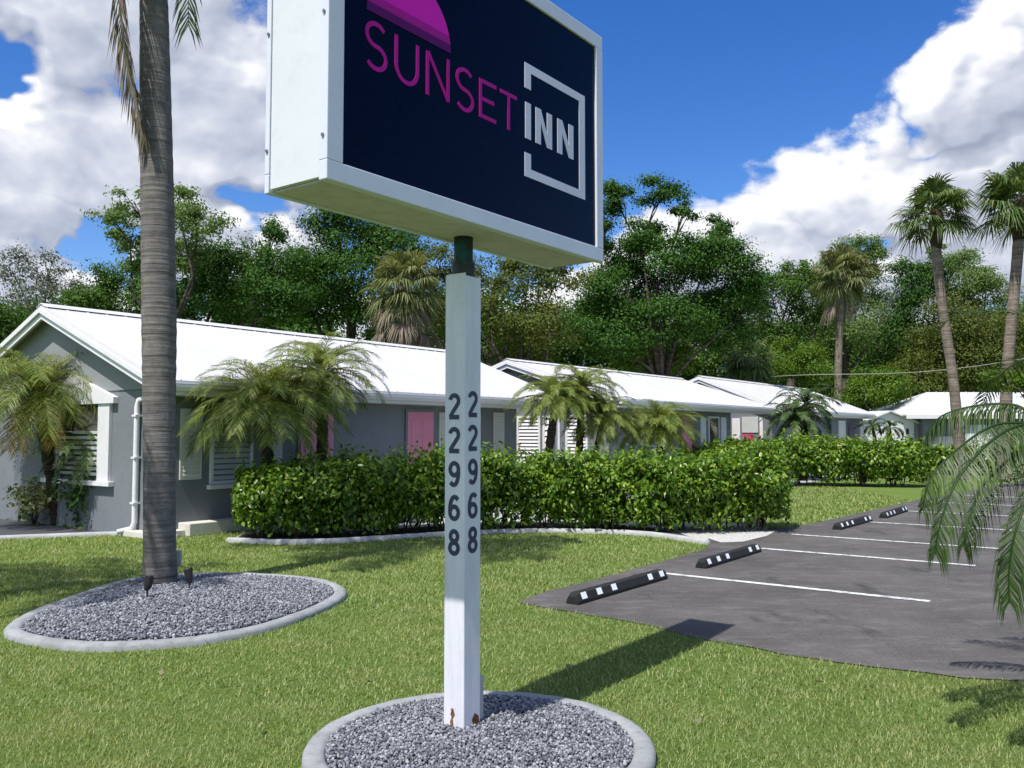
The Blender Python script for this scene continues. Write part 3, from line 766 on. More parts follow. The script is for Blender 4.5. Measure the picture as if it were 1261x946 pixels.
def shutter(parent, x0, x1, z0, z1, y, mat='cream_shutter', sl_n=0):
    s_ = fbox(parent, 'shutter', mat, x0, x1, z0, z1, y, .03)
    mb = MB(); n = max(4, int((z1 - z0) / .07))
    for i in range(n):
        za = z0 + .06 + (z1 - z0 - .12) * i / n; mb.extrude([(x0 + .05, y - .032, za), (x0 + .05, y - .045, za + .01), (x0 + .05, y - .032, za + .045)], (x1 - x0 - .1, 0, 0))
    mb.build('shutter_louvre', mat, s_)
def window(parent, x0, x1, z0, z1, y, louvre=True):
    fr = MB(); w_ = .055
    fr.box(x0 - w_, x1 + w_, y - .05, y - .002, z1, z1 + w_); fr.box(x0 - w_, x1 + w_, y - .05, y - .002, z0 - w_, z0)
    fr.box(x0 - w_, x0, y - .05, y - .002, z0, z1); fr.box(x1, x1 + w_, y - .05, y - .002, z0, z1)
    o_ = fr.build('window', 'white_trim', parent, bevel=.004)
    mb = MB(); mb.box(x0, x1, y - .02, y - .012, z0, z1); mb.build('pane', 'dim_pane' if louvre else 'window_glass', o_)
    if louvre:
        mb = MB(); n = max(4, int((z1 - z0) / .085))
        for i in range(n):
            za = z0 + (z1 - z0) * (i + .15) / n; mb.extrude([(x0 + .005, y - .046, za), (x0 + .005, y - .05, za + .006), (x0 + .005, y - .025, za + (z1 - z0) / n * .72), (x0 + .005, y - .021, za + (z1 - z0) / n * .7)], (x1 - x0 - .01, 0, 0))
        mb.build('louvre', 'blind_slat', o_)
    mb = MB(); mb.box(x0 - .1, x1 + .1, y - .1, y - .002, z0 - .13, z0 - .062); mb.build('sill', 'white_trim', o_, bevel=.006)
    return o_
def door(parent, x0, x1, z1, y, mat, z0=.12):
    d_ = fbox(parent, 'door', mat, x0, x1, z0, z1, y, .045)
    mb = MB(); w_ = .05
    mb.box(x0 - w_, x0, y - .035, y - .001, z0, z1 + w_); mb.box(x1, x1 + w_, y - .035, y - .001, z0, z1 + w_); mb.box(x0, x1, y - .035, y - .001, z1, z1 + w_)
    mb.build('door_frame', 'grey_wall', d_)
    mb = MB()
    for k in range(2):
        for (za, zb) in ((.25, .95), (1.05, 1.85)):
            xa = x0 + .1 + k * (x1 - x0 - .1) / 2; xb = xa + (x1 - x0) / 2 - .15
            mb.box(xa, xb, y - .052, y - .044, za, min(zb, z1 - .1))
    mb.build('door_panel', mat, d_, bevel=.006)
    mb = MB(); mb.tube([(x1 - .08, y - .045, 1.0), (x1 - .08, y - .09, 1.0)], [.012, .028], 10); mb.build('handle', 'screw_metal', d_)

# cottage at the left: gable towards the road
A1, B1, OV1 = 7.28, -11.95, .45
h1 = house('motel_cottage', 'nearest grey cottage with white metal roof, gable facing the tall palm', A1, B1, 11.2, 3.66, 2.4, 3.81, 0, OV1, .25, 1.6)
fx = lambda px, py: front_x(px, py, A1, B1, OV1)
x0, zt = fx(222, 503); x1, zb = fx(247, 590); shutter(h1, x0, x1, zb, zt, OV1)
x0, zt = fx(262, 524); x1, zb = fx(306, 590); window(h1, x0, x1, zb, zt, OV1)
x0, zt = fx(331, 510); x1, zb = fx(346, 590); shutter(h1, x0, x1, .95, zt, OV1)
x0, zt = fx(369, 508); x1, _ = fx(409, 508); door(h1, x0, x1, zt, OV1, 'pink_paint')
x0, zt = fx(500.5, 507); x1, _ = fx(532, 507); door(h1, x0, x1, zt, OV1, 'pink_paint')
x0, zt = fx(556, 510); x1, zb = fx(588, 565); window(h1, x0, x1, 1.0, zt, OV1)
x0, zt = fx(607, 508); x1, zb = fx(620, 565); shutter(h1, x0, x1, .95, zt, OV1)
x0, zt = fx(540, 508); x1, zb = fx(550, 565); shutter(h1, x0, x1, .95, zt, OV1)
# porch posts of the overhang at the far end
for yy in (.3, 3.4):
    mb = MB(); mb.box(10.95, 11.06, yy - .055, yy + .055, 0, 2.17 + (.0 if yy < 1 else 1.1)); mb.build('porch_post', 'white_trim', h1, bevel=.006)
# gable window with peaked white surround
AG = A1 + .25
gb = lambda px, py: on_gable(px, py, AG)
def gy(px, py): b_, z_ = gb(px, py); return -(b_ - B1), z_
def gbox(mb, y0, y1, z0_, z1_, d, x=.25): mb.box(x - d, x - .001, min(y0, y1), max(y0, y1), z0_, z1_)
yl, _ = gy(76, 540); yr, _ = gy(124, 540)
ybl, zc_ = gy(60, 493); ybr, _ = gy(146, 493); yap, zap = gy(95, 461)
m_ = MB(); gbox(m_, ybl + .0, ybr, zc_ - .10, zc_, .09)
m_.extrude([(.25 - .001, ybl, zc_ + .0005), (.25 - .001, ybr, zc_ + .0005), (.25 - .001, yap, zap)], (-.085, 0, 0))
for ya, yb in ((gy(60, 540)[0], yl), (yr, gy(138, 540)[0])): gbox(m_, ya, yb, .82, zc_ - .101, .06)
gw = m_.build('window', 'white_trim', h1, bevel=.004)
m_ = MB(); gbox(m_, yl, yr, .85, zc_ - .102, .012, .245); m_.build('pane', 'window_glass', gw)
m_ = MB()
for i in range(9):
    z_ = .9 + i * .085; m_.box(.20, .232, min(yl, yr) + .02, max(yl, yr) - .02, z_, z_ + .05)
m_.build('louvre', 'blind_slat', gw)
m_ = MB(); gbox(m_, gy(58, 540)[0], gy(142, 540)[0], .74, .818, .1); m_.build('sill', 'white_trim', gw, bevel=.006)
yd, _ = gy(172, 560)
m_ = MB(); m_.tube([(.33, yd - .25, 2.2), (.2, yd - .02, 2.1), (.19, yd, 2.0), (.19, yd, .22), (.17, yd + .04, .12), (.05, yd + .22, .07)], .043, 12)
dsp = m_.build('downspout', 'white_trim', h1, smooth=True)
for z_ in (.5, 1.2, 1.85): m_ = MB(); m_.box(.135, .249, yd - .055, yd + .055, z_, z_ + .03); m_.build('pipe_strap', 'white_trim', dsp)
# concrete doorstep
st = empty('doorstep', (*G(252, 655), 0), GRID_ROT)
tag(st, 'low pale concrete step block between the tall palm and hedge', 'step')
m_ = MB(); m_.box(-.55, .75, -.42, .5, 0, .2); m_.build('upper_step', 'step_concrete', st, bevel=.012)
m_ = MB(); m_.box(-1.15, -.552, -.3, .5, 0, .1); m_.build('lower_step', 'step_concrete', st, bevel=.012)

# second cottage
A2, B2 = 19.82, -11.29
RX2 = 11.2 - (on_front(900, 530, B2 - .45)[0] - A2)
h2 = house('motel_cottage', 'second cottage with white roof behind two young palms, middle of three', A2, B2, 11.2, 3.61, 2.5, 3.67, .1, .45, .25, RX2)
fx = lambda px, py: front_x(px, py, A2, B2, .45)
x0, zt = fx(862, 514); x1, zb = fx(869, 560); shutter(h2, x0, x1, 1.0, zt, .45, 'white_trim')
x0, zt = fx(872, 515); x1, zb = fx(884, 556); window(h2, x0, x1, 1.0, zt, .45, False)
x0, zt = fx(887, 514); x1, zb = fx(894, 560); shutter(h2, x0, x1, 1.0, zt, .45, 'white_trim')
x0, zt = fx(838, 514); x1, zb = fx(852, 560); door(h2, x0, x1, zt, .45, 'pink_paint')
x0, zt = fx(790, 514); x1, zb = fx(815, 560); window(h2, x0, x1, 1.0, zt, .45)
g2 = lambda px: -(on_gable(px, 530, A2 + .25)[0] - B2)
def gable_louvre(h_, ya, yb, za, zb, gx=.25, mat='white_trim', n=15):
    ya, yb = min(ya, yb), max(ya, yb); mb = MB(); w_ = .07
    mb.box(gx - .06, gx - .001, ya - w_, ya, za - w_, zb + w_); mb.box(gx - .06, gx - .001, yb, yb + w_, za - w_, zb + w_)
    mb.box(gx - .06, gx - .001, ya, yb, zb, zb + w_); mb.box(gx - .06, gx - .001, ya, yb, za - w_, za)
    o_ = mb.build('window', mat, h_, bevel=.004)
    mb = MB(); mb.box(gx - .02, gx - .01, ya, yb, za, zb); mb.build('pane', 'dim_pane', o_)
    mb = MB(); hgt = (zb - za) / n
    for i in range(n): mb.extrude([(gx - .055, ya, za + i * hgt), (gx - .02, ya, za + (i + .86) * hgt), (gx - .014, ya, za + (i + .86) * hgt), (gx - .049, ya, za + i * hgt)], (0, yb - ya, 0))
    mb.build('louvre', 'white_trim', o_)
gable_louvre(h2, g2(640), g2(664), .55, 2.0); gable_louvre(h2, g2(672), g2(688), .55, 2.0, n=9); gable_louvre(h2, g2(700), g2(722), .55, 2.0)
# third cottage
A3, B3 = 31.83, -11.29
h3 = house('motel_cottage', 'farthest cottage of the white roofed row, with navy door', A3, B3, 13.0, 3.26, 2.5, 3.80, .1, .45, .25, .4)
fx = lambda px, py: front_x(px, py, A3, B3, .45)
x0, zt = fx(1043, 520); x1, zb = fx(1056, 548); door(h3, x0, x1, zt, .45, 'navy_door')
x0, zt = fx(1032, 518); x1, zb = fx(1041, 548); shutter(h3, x0, x1, .6, zt, .45, 'white_trim')
x0, zt = fx(1058, 518); x1, zb = fx(1063, 548); shutter(h3, x0, x1, .6, zt, .45, 'white_trim')
g3 = lambda px: -(on_gable(px, 530, A3 + .25)[0] - B3)
def gable_panel(h_, name, mat, ya, yb, za, zb, d=.05, gx=.25):
    mb = MB(); mb.box(gx - d, gx - .001, min(ya, yb), max(ya, yb), za, zb); return mb.build(name, mat, h_, bevel=.006)
gable_panel(h3, 'shutter', 'white_trim', g3(902), g3(912), .5, 2.15)
pd = gable_panel(h3, 'door', 'magenta_paint', g3(915), g3(928), .12, 1.55)
pd['label'] = 'bright magenta door panel in the pale gable'
gable_panel(h3, 'window', 'blind_slat', g3(914), g3(934), 1.6, 2.2, .03)
gable_panel(h3, 'shutter', 'white_trim', g3(936), g3(940), .5, 2.15)

# white shed with gable front
p0 = at(1095, 530, 44.0)
sh = empty('garden_shed', (p0[0], p0[1], 0), R(14)); tag(sh, 'small white gabled shed beside the navy door cottage', 'shed')
hw, dp, e_, a_ = 1.45, 3.5, 2.12, 2.62
m_ = MB(); m_.extrude([(-hw, 0, -.05), (hw, 0, -.05), (hw, 0, e_), (0, 0, a_), (-hw, 0, e_)], (0, dp, 0)); m_.build('wall', 'white_trim', sh)
m_ = MB()
for s_ in (-1, 1): m_.extrude([(s_ * (hw + .2), -.18, e_ - .06), (0, -.18, a_ + .03), (0, -.18, a_ + .09), (s_ * (hw + .2), -.18, e_ + .0)], (0, dp + .36, 0))
m_.build('roof', 'roof_metal', sh)
m_ = MB(); m_.box(-.62, .62, -.03, -.002, .05, 1.75); d_ = m_.build('door', 'white_trim', sh, bevel=.008)
m_ = MB()
for i in range(4): m_.box(-.58, .58, -.045, -.031, .1 + i * .41, .46 + i * .41)
m_.build('door_panel', 'white_trim', d_, bevel=.006)
m_ = MB(); m_.box(.98, 1.08, -.1, -.002, 1.5, 1.72); m_.tube([(1.03, -.06, 1.72), (1.03, -.06, 1.8)], .06, 8); m_.build('wall_lamp', 'black_metal', sh)

# building at the right: roof seen from its eave side, hipped left end
Y5 = 43.5
e0, e1 = at(1116, 512, Y5), at(1330, 512, Y5); r0, r1 = at(1141, 484.5, Y5 + 3.6), at(1330, 481.5, Y5 + 3.6)
b5 = empty('office_building', (e0[0], Y5, 0)); tag(b5, 'long grey building with white hipped roof beyond the two tall palms', 'building')
Lx = e1[0] - e0[0]; rx0 = r0[0] - e0[0]; zh, ze = r0[2], e0[2]
m_ = MB(); rt = .06
for off, fl in ((0, 1),):
    top_ = [(0, 0, ze), (Lx, 0, ze), (Lx, 3.6, zh), (rx0, 3.6, zh)]
    m_.extrude(top_, (0, 0, rt)); m_.extrude([(0, 7.2, ze), (Lx, 7.2, ze), (Lx, 3.6, zh), (rx0, 3.6, zh)], (0, 0, rt)); m_.extrude([(0, 0, ze), (0, 7.2, ze), (rx0, 3.6, zh)], (0, 0, rt))
for i in range(22):
    x_ = rx0 + .1 + i * .4
    if x_ < Lx: m_.extrude([(x_, .0, ze + rt), (x_, 3.58, zh + rt), (x_, 3.58, zh + rt + .03), (x_, 0, ze + rt + .03)], (.022, 0, 0))
rf5 = m_.build('roof', 'roof_metal', b5)
m_ = MB(); m_.box(.0, Lx, -.03, -.001, ze - .15, ze + .05); m_.build('fascia', 'white_trim', rf5)
w0 = at(1137, 530, Y5 + .4)[0] - e0[0]; w1 = at(1178, 530, Y5 + .4)[0] - e0[0]
m_ = MB(); m_.box(w0, Lx - .2, .4, 6.8, -.05, ze - .02); m_.build('wall', 'grey_wall', b5)
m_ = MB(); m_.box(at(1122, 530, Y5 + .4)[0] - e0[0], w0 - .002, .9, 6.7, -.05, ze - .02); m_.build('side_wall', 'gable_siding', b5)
m_ = MB(); m_.box(w1 + .4, w1 + 1.7, .33, .398, .1, 2.0); m_.build('door', 'white_wall', b5, bevel=.01)
window(b5, w1 + 2.1, w1 + 3.0, .9, 2.0, .4, False)
m_ = MB(); m_.box(w1 + .05, w1 + .16, -.0, .11, 0, ze - .001); m_.box(w1 + 3.4, w1 + 3.51, 0, .11, 0, ze - .001); m_.build('porch_post', 'white_trim', b5, bevel=.006)

# ------------------------------------------------------------------ palms
def arch(origin, az, el0, length, bend, n=14, p=1.35):
    s_ = np.linspace(0, 1, n); an = el0 - bend * s_ ** p; ds = length / (n - 1)
    pts = [np.array(origin, float)]
    for i in range(1, n):
        a = (an[i] + an[i - 1]) / 2
        pts.append(pts[-1] + ds * np.array([math.cos(az) * math.cos(a), math.sin(az) * math.cos(a), math.sin(a)]))
    return np.array(pts)
class NPB:
    def __init__(s): s.V = []; s.Q = []; s.T = []; s.n = 0
    def add(s, V_, Q=None, T=None):
        if Q is not None and len(Q): s.Q.append(np.asarray(Q) + s.n)
        if T is not None and len(T): s.T.append(np.asarray(T) + s.n)
        s.V.append(V_); s.n += len(V_)
    def build(s, name, mat, parent, org, smooth=False):
        return np_mesh(name, np.concatenate(s.V), [np.concatenate(x) for x in (s.Q, s.T) if x], mat, parent, org, smooth)
def frond(nb, pts, n, L_, w, droop=.5, lift=.25, fwd=.55, start=.14, jit=.12, rach=.012, prof=None, side_ref=None):
    pts = np.asarray(pts, float); k = len(pts); tt = np.linspace(0, 1, k)
    s_ = np.linspace(start, 1, n)
    P = np.stack([np.interp(s_, tt, pts[:, i]) for i in range(3)], 1)
    dT = np.gradient(pts, axis=0); T = norm(np.stack([np.interp(s_, tt, dT[:, i]) for i in range(3)], 1))
    if side_ref is None:
        h_ = pts[-1] - pts[0]; side0 = np.array([-h_[1], h_[0], 0]); side0 = side0 / (np.linalg.norm(side0) + 1e-6)
    else: side0 = np.asarray(side_ref, float)
    side = norm(side0[None] - T * (T @ side0)[:, None]); nr = norm(np.cross(T, side)); 
    nr = np.where(nr[:, 2:3] < 0, -nr, nr) if side_ref is None else nr
    pr = prof(s_) if prof else np.clip(np.sin(math.pi * np.clip((s_ - start) / (1.12 - start), 0, 1) ** .8) * .75 + .3, .2, 1)
    for sg in (-1, 1):
        f_ = fwd + .5 * (s_ - .5)
        d = norm(side * sg + T * f_[:, None] + nr * lift + rng.normal(size=(n, 3)) * jit)
        l = (L_ * pr * rng.uniform(.85, 1.1, n))[:, None]
        mid = P + d * l * .5; mid[:, 2] -= droop * l[:, 0] * .14
        tip = P + d * l * (1 - .15 * droop); tip[:, 2] -= droop * l[:, 0] * .62
        wv = norm(T - d * np.sum(T * d, 1)[:, None])
        a0, a1 = P - wv * w * .35, P + wv * w * .35; b0, b1 = mid - wv * w * .5, mid + wv * w * .5
        Vv = np.stack([a0, a1, b1, b0, tip], 1).reshape(-1, 3); i0 = np.arange(n)[:, None] * 5
        nb.add(Vv, i0 + np.array([[0, 1, 2, 3]]), i0 + np.array([[3, 2, 4]]))
    mb = MB(); mb.tube(pts, list(np.linspace(rach, rach * .25, k)), 4, cap=False)
    nb.add(np.array(mb.v), np.array(mb.f))
def fan_leaf(nb, origin, D, lp, R_, droop=.5, seg=30, w=.021, spread=2.1):
    D = np.array(D, float); D /= np.linalg.norm(D)
    side = np.cross(D, [0, 0, 1.0]); side /= np.linalg.norm(side) + 1e-6
    up = np.cross(side, D)
    c = origin + D * lp; c[2] -= .12 * lp
    mb = MB(); mb.tube([origin, (np.array(origin) + c) / 2 + np.array([0, 0, .05 * lp]), c], [.014, .011, .008], 4, cap=False); nb.add(np.array(mb.v), np.array(mb.f))
    a = np.linspace(-spread, spread, seg) + rng.normal(size=seg) * .04
    d = np.cos(a)[:, None] * D + np.sin(a)[:, None] * side + up * (.25 * np.abs(np.sin(a)))[:, None] * rng.choice([-1, 1])
    d = norm(d); l = (R_ * (.72 + .28 * np.cos(a * .6)) * rng.uniform(.85, 1.1, seg))[:, None]
    P = np.repeat(c[None], seg, 0)
    mid = P + d * l * .55; mid[:, 2] -= droop * l[:, 0] * .08
    tip = P + d * l * .95 + rng.normal(size=(seg, 3)) * .05 * l; tip[:, 2] -= droop * l[:, 0] * .55
    wv = norm(np.cross(d, np.repeat(up[None], seg, 0)))
    ww = w * R_ / .7
    Vv = np.stack([P - wv * ww * .15, P + wv * ww * .15, mid + wv * ww, mid - wv * ww, tip], 1).reshape(-1, 3); i0 = np.arange(seg)[:, None] * 5
    nb.add(Vv, i0 + np.array([[0, 1, 2, 3]]), i0 + np.array([[3, 2, 4]]))
def trunk_tube(parent, pts, rad, mat, org, n=16, steps=60, ripple=.02, name='trunk', flare=0):
    P = catmull(pts, max(2, steps // max(1, len(pts) - 1)), False); k = len(P)
    rr = np.interp(np.linspace(0, 1, k), np.linspace(0, 1, len(rad)), rad)
    rr = rr * (1 + ripple * (np.arange(k) % 3 - 1)) * (1 + rng.normal(size=k) * ripple * .4)
    mb = MB(); mb.tube(P - np.asarray(org), list(rr), n); return mb.build(name, mat, parent, smooth=True)

# tall queen palm in the oval bed
Yq = 9.0
qb = G(197, 727); root = empty('queen_palm', (qb[0], qb[1], 0)); tag(root, 'tall ringed grey trunk palm with hanging dead frond in oval bed', 'palm tree')
org = np.array([qb[0], qb[1], 0])
tp = [np.array([qb[0], qb[1], .05])] + [at(x_, y_, Yq) for x_, y_ in ((196.5, 640), (196, 520), (196, 400), (194, 260), (191.5, 120), (189.5, 0), (187, -110), (186, -165))]
trunk_tube(root, tp, [.168, .156, .158, .172, .166, .156, .14, .128, .10], 'queen_palm_bark', org, 24, 130, .012)
crown = at(186, -160, Yq)
for i in range(15):
    az = i * 2.399 + .35; el = .35 + .9 * ((i * 7) % 15) / 15
    fp = arch(crown, az, el, rng.uniform(2.5, 3.1), rng.uniform(1.5, 2.1))
    if max(CY - F * ((p_[2] - H) * math.cos(TH) - p_[1] * math.sin(TH)) / max(.5, p_[1] * math.cos(TH)) for p_ in fp) > -75 and abs(az % 6.283 - 4.7) > .9: fp = fp * [1, 1, 0] + [0, 0, 1] * (crown + np.abs(fp - crown) * .35)
    nb = NPB(); frond(nb, fp, 64, .62, .035, .75, .15, .5, .12, .2, .022)
    nb.build('frond', 'queen_frond', root, org)
# one green frond whose tip hangs into view beside the sign, one dead frond hanging along the trunk
nb = NPB(); pts = catmull([crown, at(210, -235, 9.0), at(225, -200, 9.05), at(231, -90, 9.05), at(232, 30, 9.05)], 6, False)
frond(nb, pts, 54, .46, .022, .9, .1, 1.1, .2, .12, .018, prof=lambda s: .55 + .45 * np.sin(math.pi * s ** .9), side_ref=(1, -.2, 0)); nb.build('frond', 'queen_frond', root, org)
nb = NPB(); pts = catmull([crown + np.array([-.1, -.1, 0]), at(156, -215, 8.7), at(146, -140, 8.65), at(146, -30, 8.65), at(152, 50, 8.68), at(163, 110, 8.72), at(177, 170, 8.78)], 6, False)
frond(nb, pts, 110, .34, .02, 1.2, .05, 1.5, .3, .2, .026, prof=lambda s: .5 + .5 * np.sin(math.pi * np.clip(s, 0, 1)), side_ref=(.8, -.6, 0))
df = nb.build('dead_frond', 'dry_frond', root, org); df['label'] = 'dry grey brown frond hanging down along the trunk'
m_ = MB()
bp = at(196.5, 708, Yq); 
tr = [(bp[0] + .172 * math.cos(a), bp[1] + .172 * math.sin(a), bp[2] + .01 * math.sin(a)) for a in np.linspace(0, 2 * math.pi, 25)]
m_.tube([np.array(p) - org for p in tr], .007, 6, cap=False); m_.build('cable_tie', 'black_metal', root)

# second palm out to the left: its crown tip reaches the corner and its shade lies on the lawn
root = empty('queen_palm', (-6.75, 6.35, 0)); tag(root, 'palm beyond the left edge, only a frond tip showing', 'palm tree'); org = np.array([-6.75, 6.35, 0])
trunk_tube(root, [org, org + [.05, 0, 2.5], org + [.1, .05, 5.0], org + [.1, 0, 6.4]], [.17, .15, .14, .1], 'queen_palm_bark', org, 16, 60, .012)
crown = org + np.array([.1, 0, 6.35])
nb = NPB()
for i in range(13):
    az = i * 2.399; el = .2 + 1.0 * ((i * 5) % 13) / 13
    frond(nb, arch(crown, az, el, rng.uniform(2.1, 2.6), rng.uniform(1.5, 2.1)), 50, .5, .035, .7, .15, .5, .12, .2, .02)
nb.build('crown', 'queen_frond', root, org)

# feathery young date palms
def date_palm(label, base, stems, nf, Lf, group=None, mat='date_frond', yellow=0, leaf=.27, w=.0098, name='date_palm', nl=62, seed=0, bend=(1.5, 2.3)):
    """stems: list of crown centres (world); each stem has trunk and crown"""
    r_ = empty(name, tuple(base)); tag(r_, label, 'palm', group); org = np.asarray(base, float)
    for k, (cr_, rt) in enumerate(stems):
        cr_ = np.asarray(cr_, float); b0 = org + np.array([.12 * k, .05 * k, 0]); md = (b0 + cr_) / 2 + np.array([.04, 0, -.1])
        trunk_tube(r_, [b0, md, cr_], [rt * 1.15, rt, rt * 1.25, rt * .9], 'date_palm_bark', org, 10, 36, .09)
        nb = NPB(); ny = NPB()
        for i in range(nf):
            az = i * 2.399 + k + seed; q = (i + .5) / nf
            el = 1.45 - 1.75 * q ** .9 + rng.normal() * .08; ln = Lf * rng.uniform(.82, 1.08) * (.8 + .2 * math.sin(math.pi * q))
            tgt = ny if (yellow and i >= nf - yellow) else nb
            frond(tgt, arch(cr_ + rng.normal(size=3) * .02, az, el, ln, rng.uniform(*bend) * (.55 + .45 * (1 - q))), nl, leaf * Lf / 1.2, w, .55, .3, 1.0, .1, .15, .009)
        nb.build('crown', mat, r_, org)
        if ny.V: ny.build('old_frond', 'yellow_frond', r_, org)
    return r_
gp = lambda px, py: np.array([*G(px, py), 0.0])
b_ = gp(70, 647); date_palm('leaning feathery palm with yellowed lower fronds against the gable wall', b_, [(at(46, 488, b_[1] - .3), .085)], 72, 1.75, yellow=8, seed=.3)
b_ = gp(112, 648); date_palm('low dark feathery palm under the gable window', b_, [(at(112, 556, b_[1] - .2), .06)], 34, 1.0, mat='deep_frond', seed=1.1)
X = at(328, 600, 13.9); date_palm('bushy feathery palm before the window left of the pink doors', (X[0], 13.9, 0), [(at(326, 495, 13.9), .08)], 70, 1.5, seed=.8)
X = at(392, 600, 14.9); date_palm('taller feathery palm before the first pink door', (X[0], 14.9, 0), [(at(396, 458, 14.9), .08)], 52, 1.25, seed=2.0)
X = at(660, 560, 18.6); date_palm('slanting feathery palm just right of the signpost', (X[0], 18.6, 0), [(at(684, 492, 18.6), .075)], 60, 1.15, seed=.1, leaf=.22)
X = at(706, 560, 19.2); date_palm('two stemmed feathery palm before the second cottage', (X[0], 19.2, 0), [(at(716, 478, 19.2), .07), (at(742, 515, 19.2), .055)], 52, 1.1, seed=.6, leaf=.22)
X = at(812, 560, 19.8); date_palm('dense round feathery palm before the second cottage eave', (X[0], 19.8, 0), [(at(812, 526, 19.8), .08)], 64, 1.15, seed=1.6)
X = at(985, 560, 29.5); date_palm('feathery palm hiding the corner of the third cottage', (X[0], 29.5, 0), [(at(982, 516, 29.5), .12), (at(993, 498, 30), .07)], 30, 1.35, mat='deep_frond', seed=.9, nl=34, w=.03)
X = at(1082, 550, 41); date_palm('small twin palm in front of the white shed', (X[0], 41, 0), [(at(1074, 524, 41), .07), (at(1096, 527, 41), .07)], 14, .85, mat='deep_frond', seed=.4, nl=26, w=.035)
# near palm at the right edge, its fronds arching into the car park view: fronds modelled one by one
base = np.array([3.55, 5.05, 0.0]); crown = np.array([3.52, 5.0, 1.72])
root = empty('date_palm', tuple(base)); tag(root, 'near dark green palm at the right edge, fronds drooping over the car park', 'palm')
trunk_tube(root, [base, base + [0, 0, .9], crown], [.11, .09, .1], 'date_palm_bark', base, 14, 40, .07)
spec_f = [[crown, at(1270, 520, 4.95), at(1222, 525, 4.9), at(1176, 556, 4.85), at(1146, 590, 4.8), at(1136, 628, 4.8)],
          [crown, at(1275, 520, 4.7), at(1225, 540, 4.6), at(1180, 590, 4.5), at(1158, 645, 4.45), at(1152, 682, 4.45)],
          [crown, at(1285, 510, 5.1), at(1245, 498, 5.2), at(1200, 500, 5.3), at(1160, 512, 5.35), at(1140, 535, 5.4)][:6],
          [crown, at(1290, 540, 4.9), at(1250, 560, 4.9), at(1210, 600, 4.85), at(1192, 645, 4.8), at(1186, 672, 4.8)],
          [crown, at(1310, 570, 4.5), at(1275, 600, 4.3), at(1252, 650, 4.2), at(1243, 700, 4.2), at(1243, 742, 4.2)]]
for q, sp_ in enumerate(spec_f):
    nb = NPB(); frond(nb, catmull(sp_, 6, False), 96, .17, .0078, 1.9, -.1, .45, .16, .12, .011, prof=lambda s: .45 + .55 * np.sin(math.pi * np.clip(s, 0, 1) ** .9)); nb.build('frond', 'deep_frond', root, base)
for i in range(26):
    az = i * 2.399; q = i / 26; el = 1.3 - 1.5 * q
    if 1.9 < az % (2 * math.pi) < 5.0 and q > .12: continue
    nb = NPB(); frond(nb, arch(crown, az, el, rng.uniform(1.1, 1.35), rng.uniform(1.4, 2.1)), 54, .22, .012, .5, .2, .6, .12, .14, .01); nb.build('frond', 'deep_frond', root, base)

# cabbage palms
def sabal(label, base, pts, rad, nleaf, Rf, lp, skirt=0, mat='sabal_fan', group=None, tmat='sabal_bark', el=(1.4, 2.1), boot=True):
    r_ = empty('sabal_palm', tuple(base)); tag(r_, label, 'palm tree', group); org = np.asarray(base, float)
    trunk_tube(r_, pts, rad, tmat, org, 12, 60, .02); cr_ = np.asarray(pts[-1], float)
    if boot:
        d = norm(np.asarray(pts[-1]) - np.asarray(pts[-2])); mb = MB(); mb.tube([cr_ - d * 1.3 - org, cr_ - d * .9 - org, cr_ - d * .1 - org, cr_ + d * .2 - org], [rad[-1], rad[-1] * 1.35, rad[-1] * 1.5, rad[-1] * .7], 12); mb.build('boot_sheath', 'date_palm_bark', r_, smooth=True)
    nb = NPB()
    for i in range(nleaf):
        az = i * 2.399 + rng.normal() * .25; q = (i + .5) / nleaf; e_ = el[0] - el[1] * q + rng.normal() * .2
        fan_leaf(nb, cr_ + rng.normal(size=3) * .06, (math.cos(az) * math.cos(e_), math.sin(az) * math.cos(e_), math.sin(e_)), lp * rng.uniform(.7, 1.15), Rf * rng.uniform(.85, 1.15), rng.uniform(.5, 1.1))
    nb.build('crown', mat, r_, org)
    if skirt:
        nb = NPB()
        for i in range(skirt):
            az = i * 2.399 + 1; e_ = -.5 - .9 * rng.uniform()
            fan_leaf(nb, cr_ + np.array([0, 0, -.15 - rng.uniform() * .9]), (math.cos(az) * math.cos(e_), math.sin(az) * math.cos(e_), math.sin(e_)), lp * rng.uniform(.7, 1.2), Rf * rng.uniform(.7, 1.1), 1.2, spread=1.1)
        nb.build('dead_skirt', 'dry_frond', r_, org)
    return r_
Ys = 30.
bs = at(1184, 560, Ys); sabal('tall slender fan palm leaning left, left one of the right pair', (bs[0], Ys, 0), [(bs[0] + .1, Ys, 0), at(1181, 545, Ys), at(1174, 470, Ys), at(1161, 380, Ys), at(1153, 310, Ys), at(1153, 262, Ys)], [.19, .18, .165, .16, .165, .16], 50, .85, .85, 0, el=(1.5, 2.1))
Ys = 29.
bs = at(1236, 560, Ys); sabal('tall slender fan palm leaning right, cut by the right edge', (bs[0], Ys, 0), [(bs[0] - .05, Ys, 0), at(1238, 520, Ys), at(1241, 450, Ys), at(1248, 370, Ys), at(1254, 300, Ys), at(1255, 250, Ys)], [.21, .2, .18, .17, .175, .17], 50, .95, .9, 0, el=(1.5, 2.1))
Ys = 47.
bs = at(1033, 520, Ys); sabal('slim straight fan palm rising behind the third cottage roof', (bs[0], Ys, 0), [(bs[0], Ys, 0), at(1032, 480, Ys), at(1033, 420, Ys), at(1035, 365, Ys), at(1038, 335, Ys)], [.22, .2, .19, .19, .18], 50, 1.15, 1.0, 2, mat='pale_fan', el=(1.5, 2.4), boot=False)
Ys = 27.
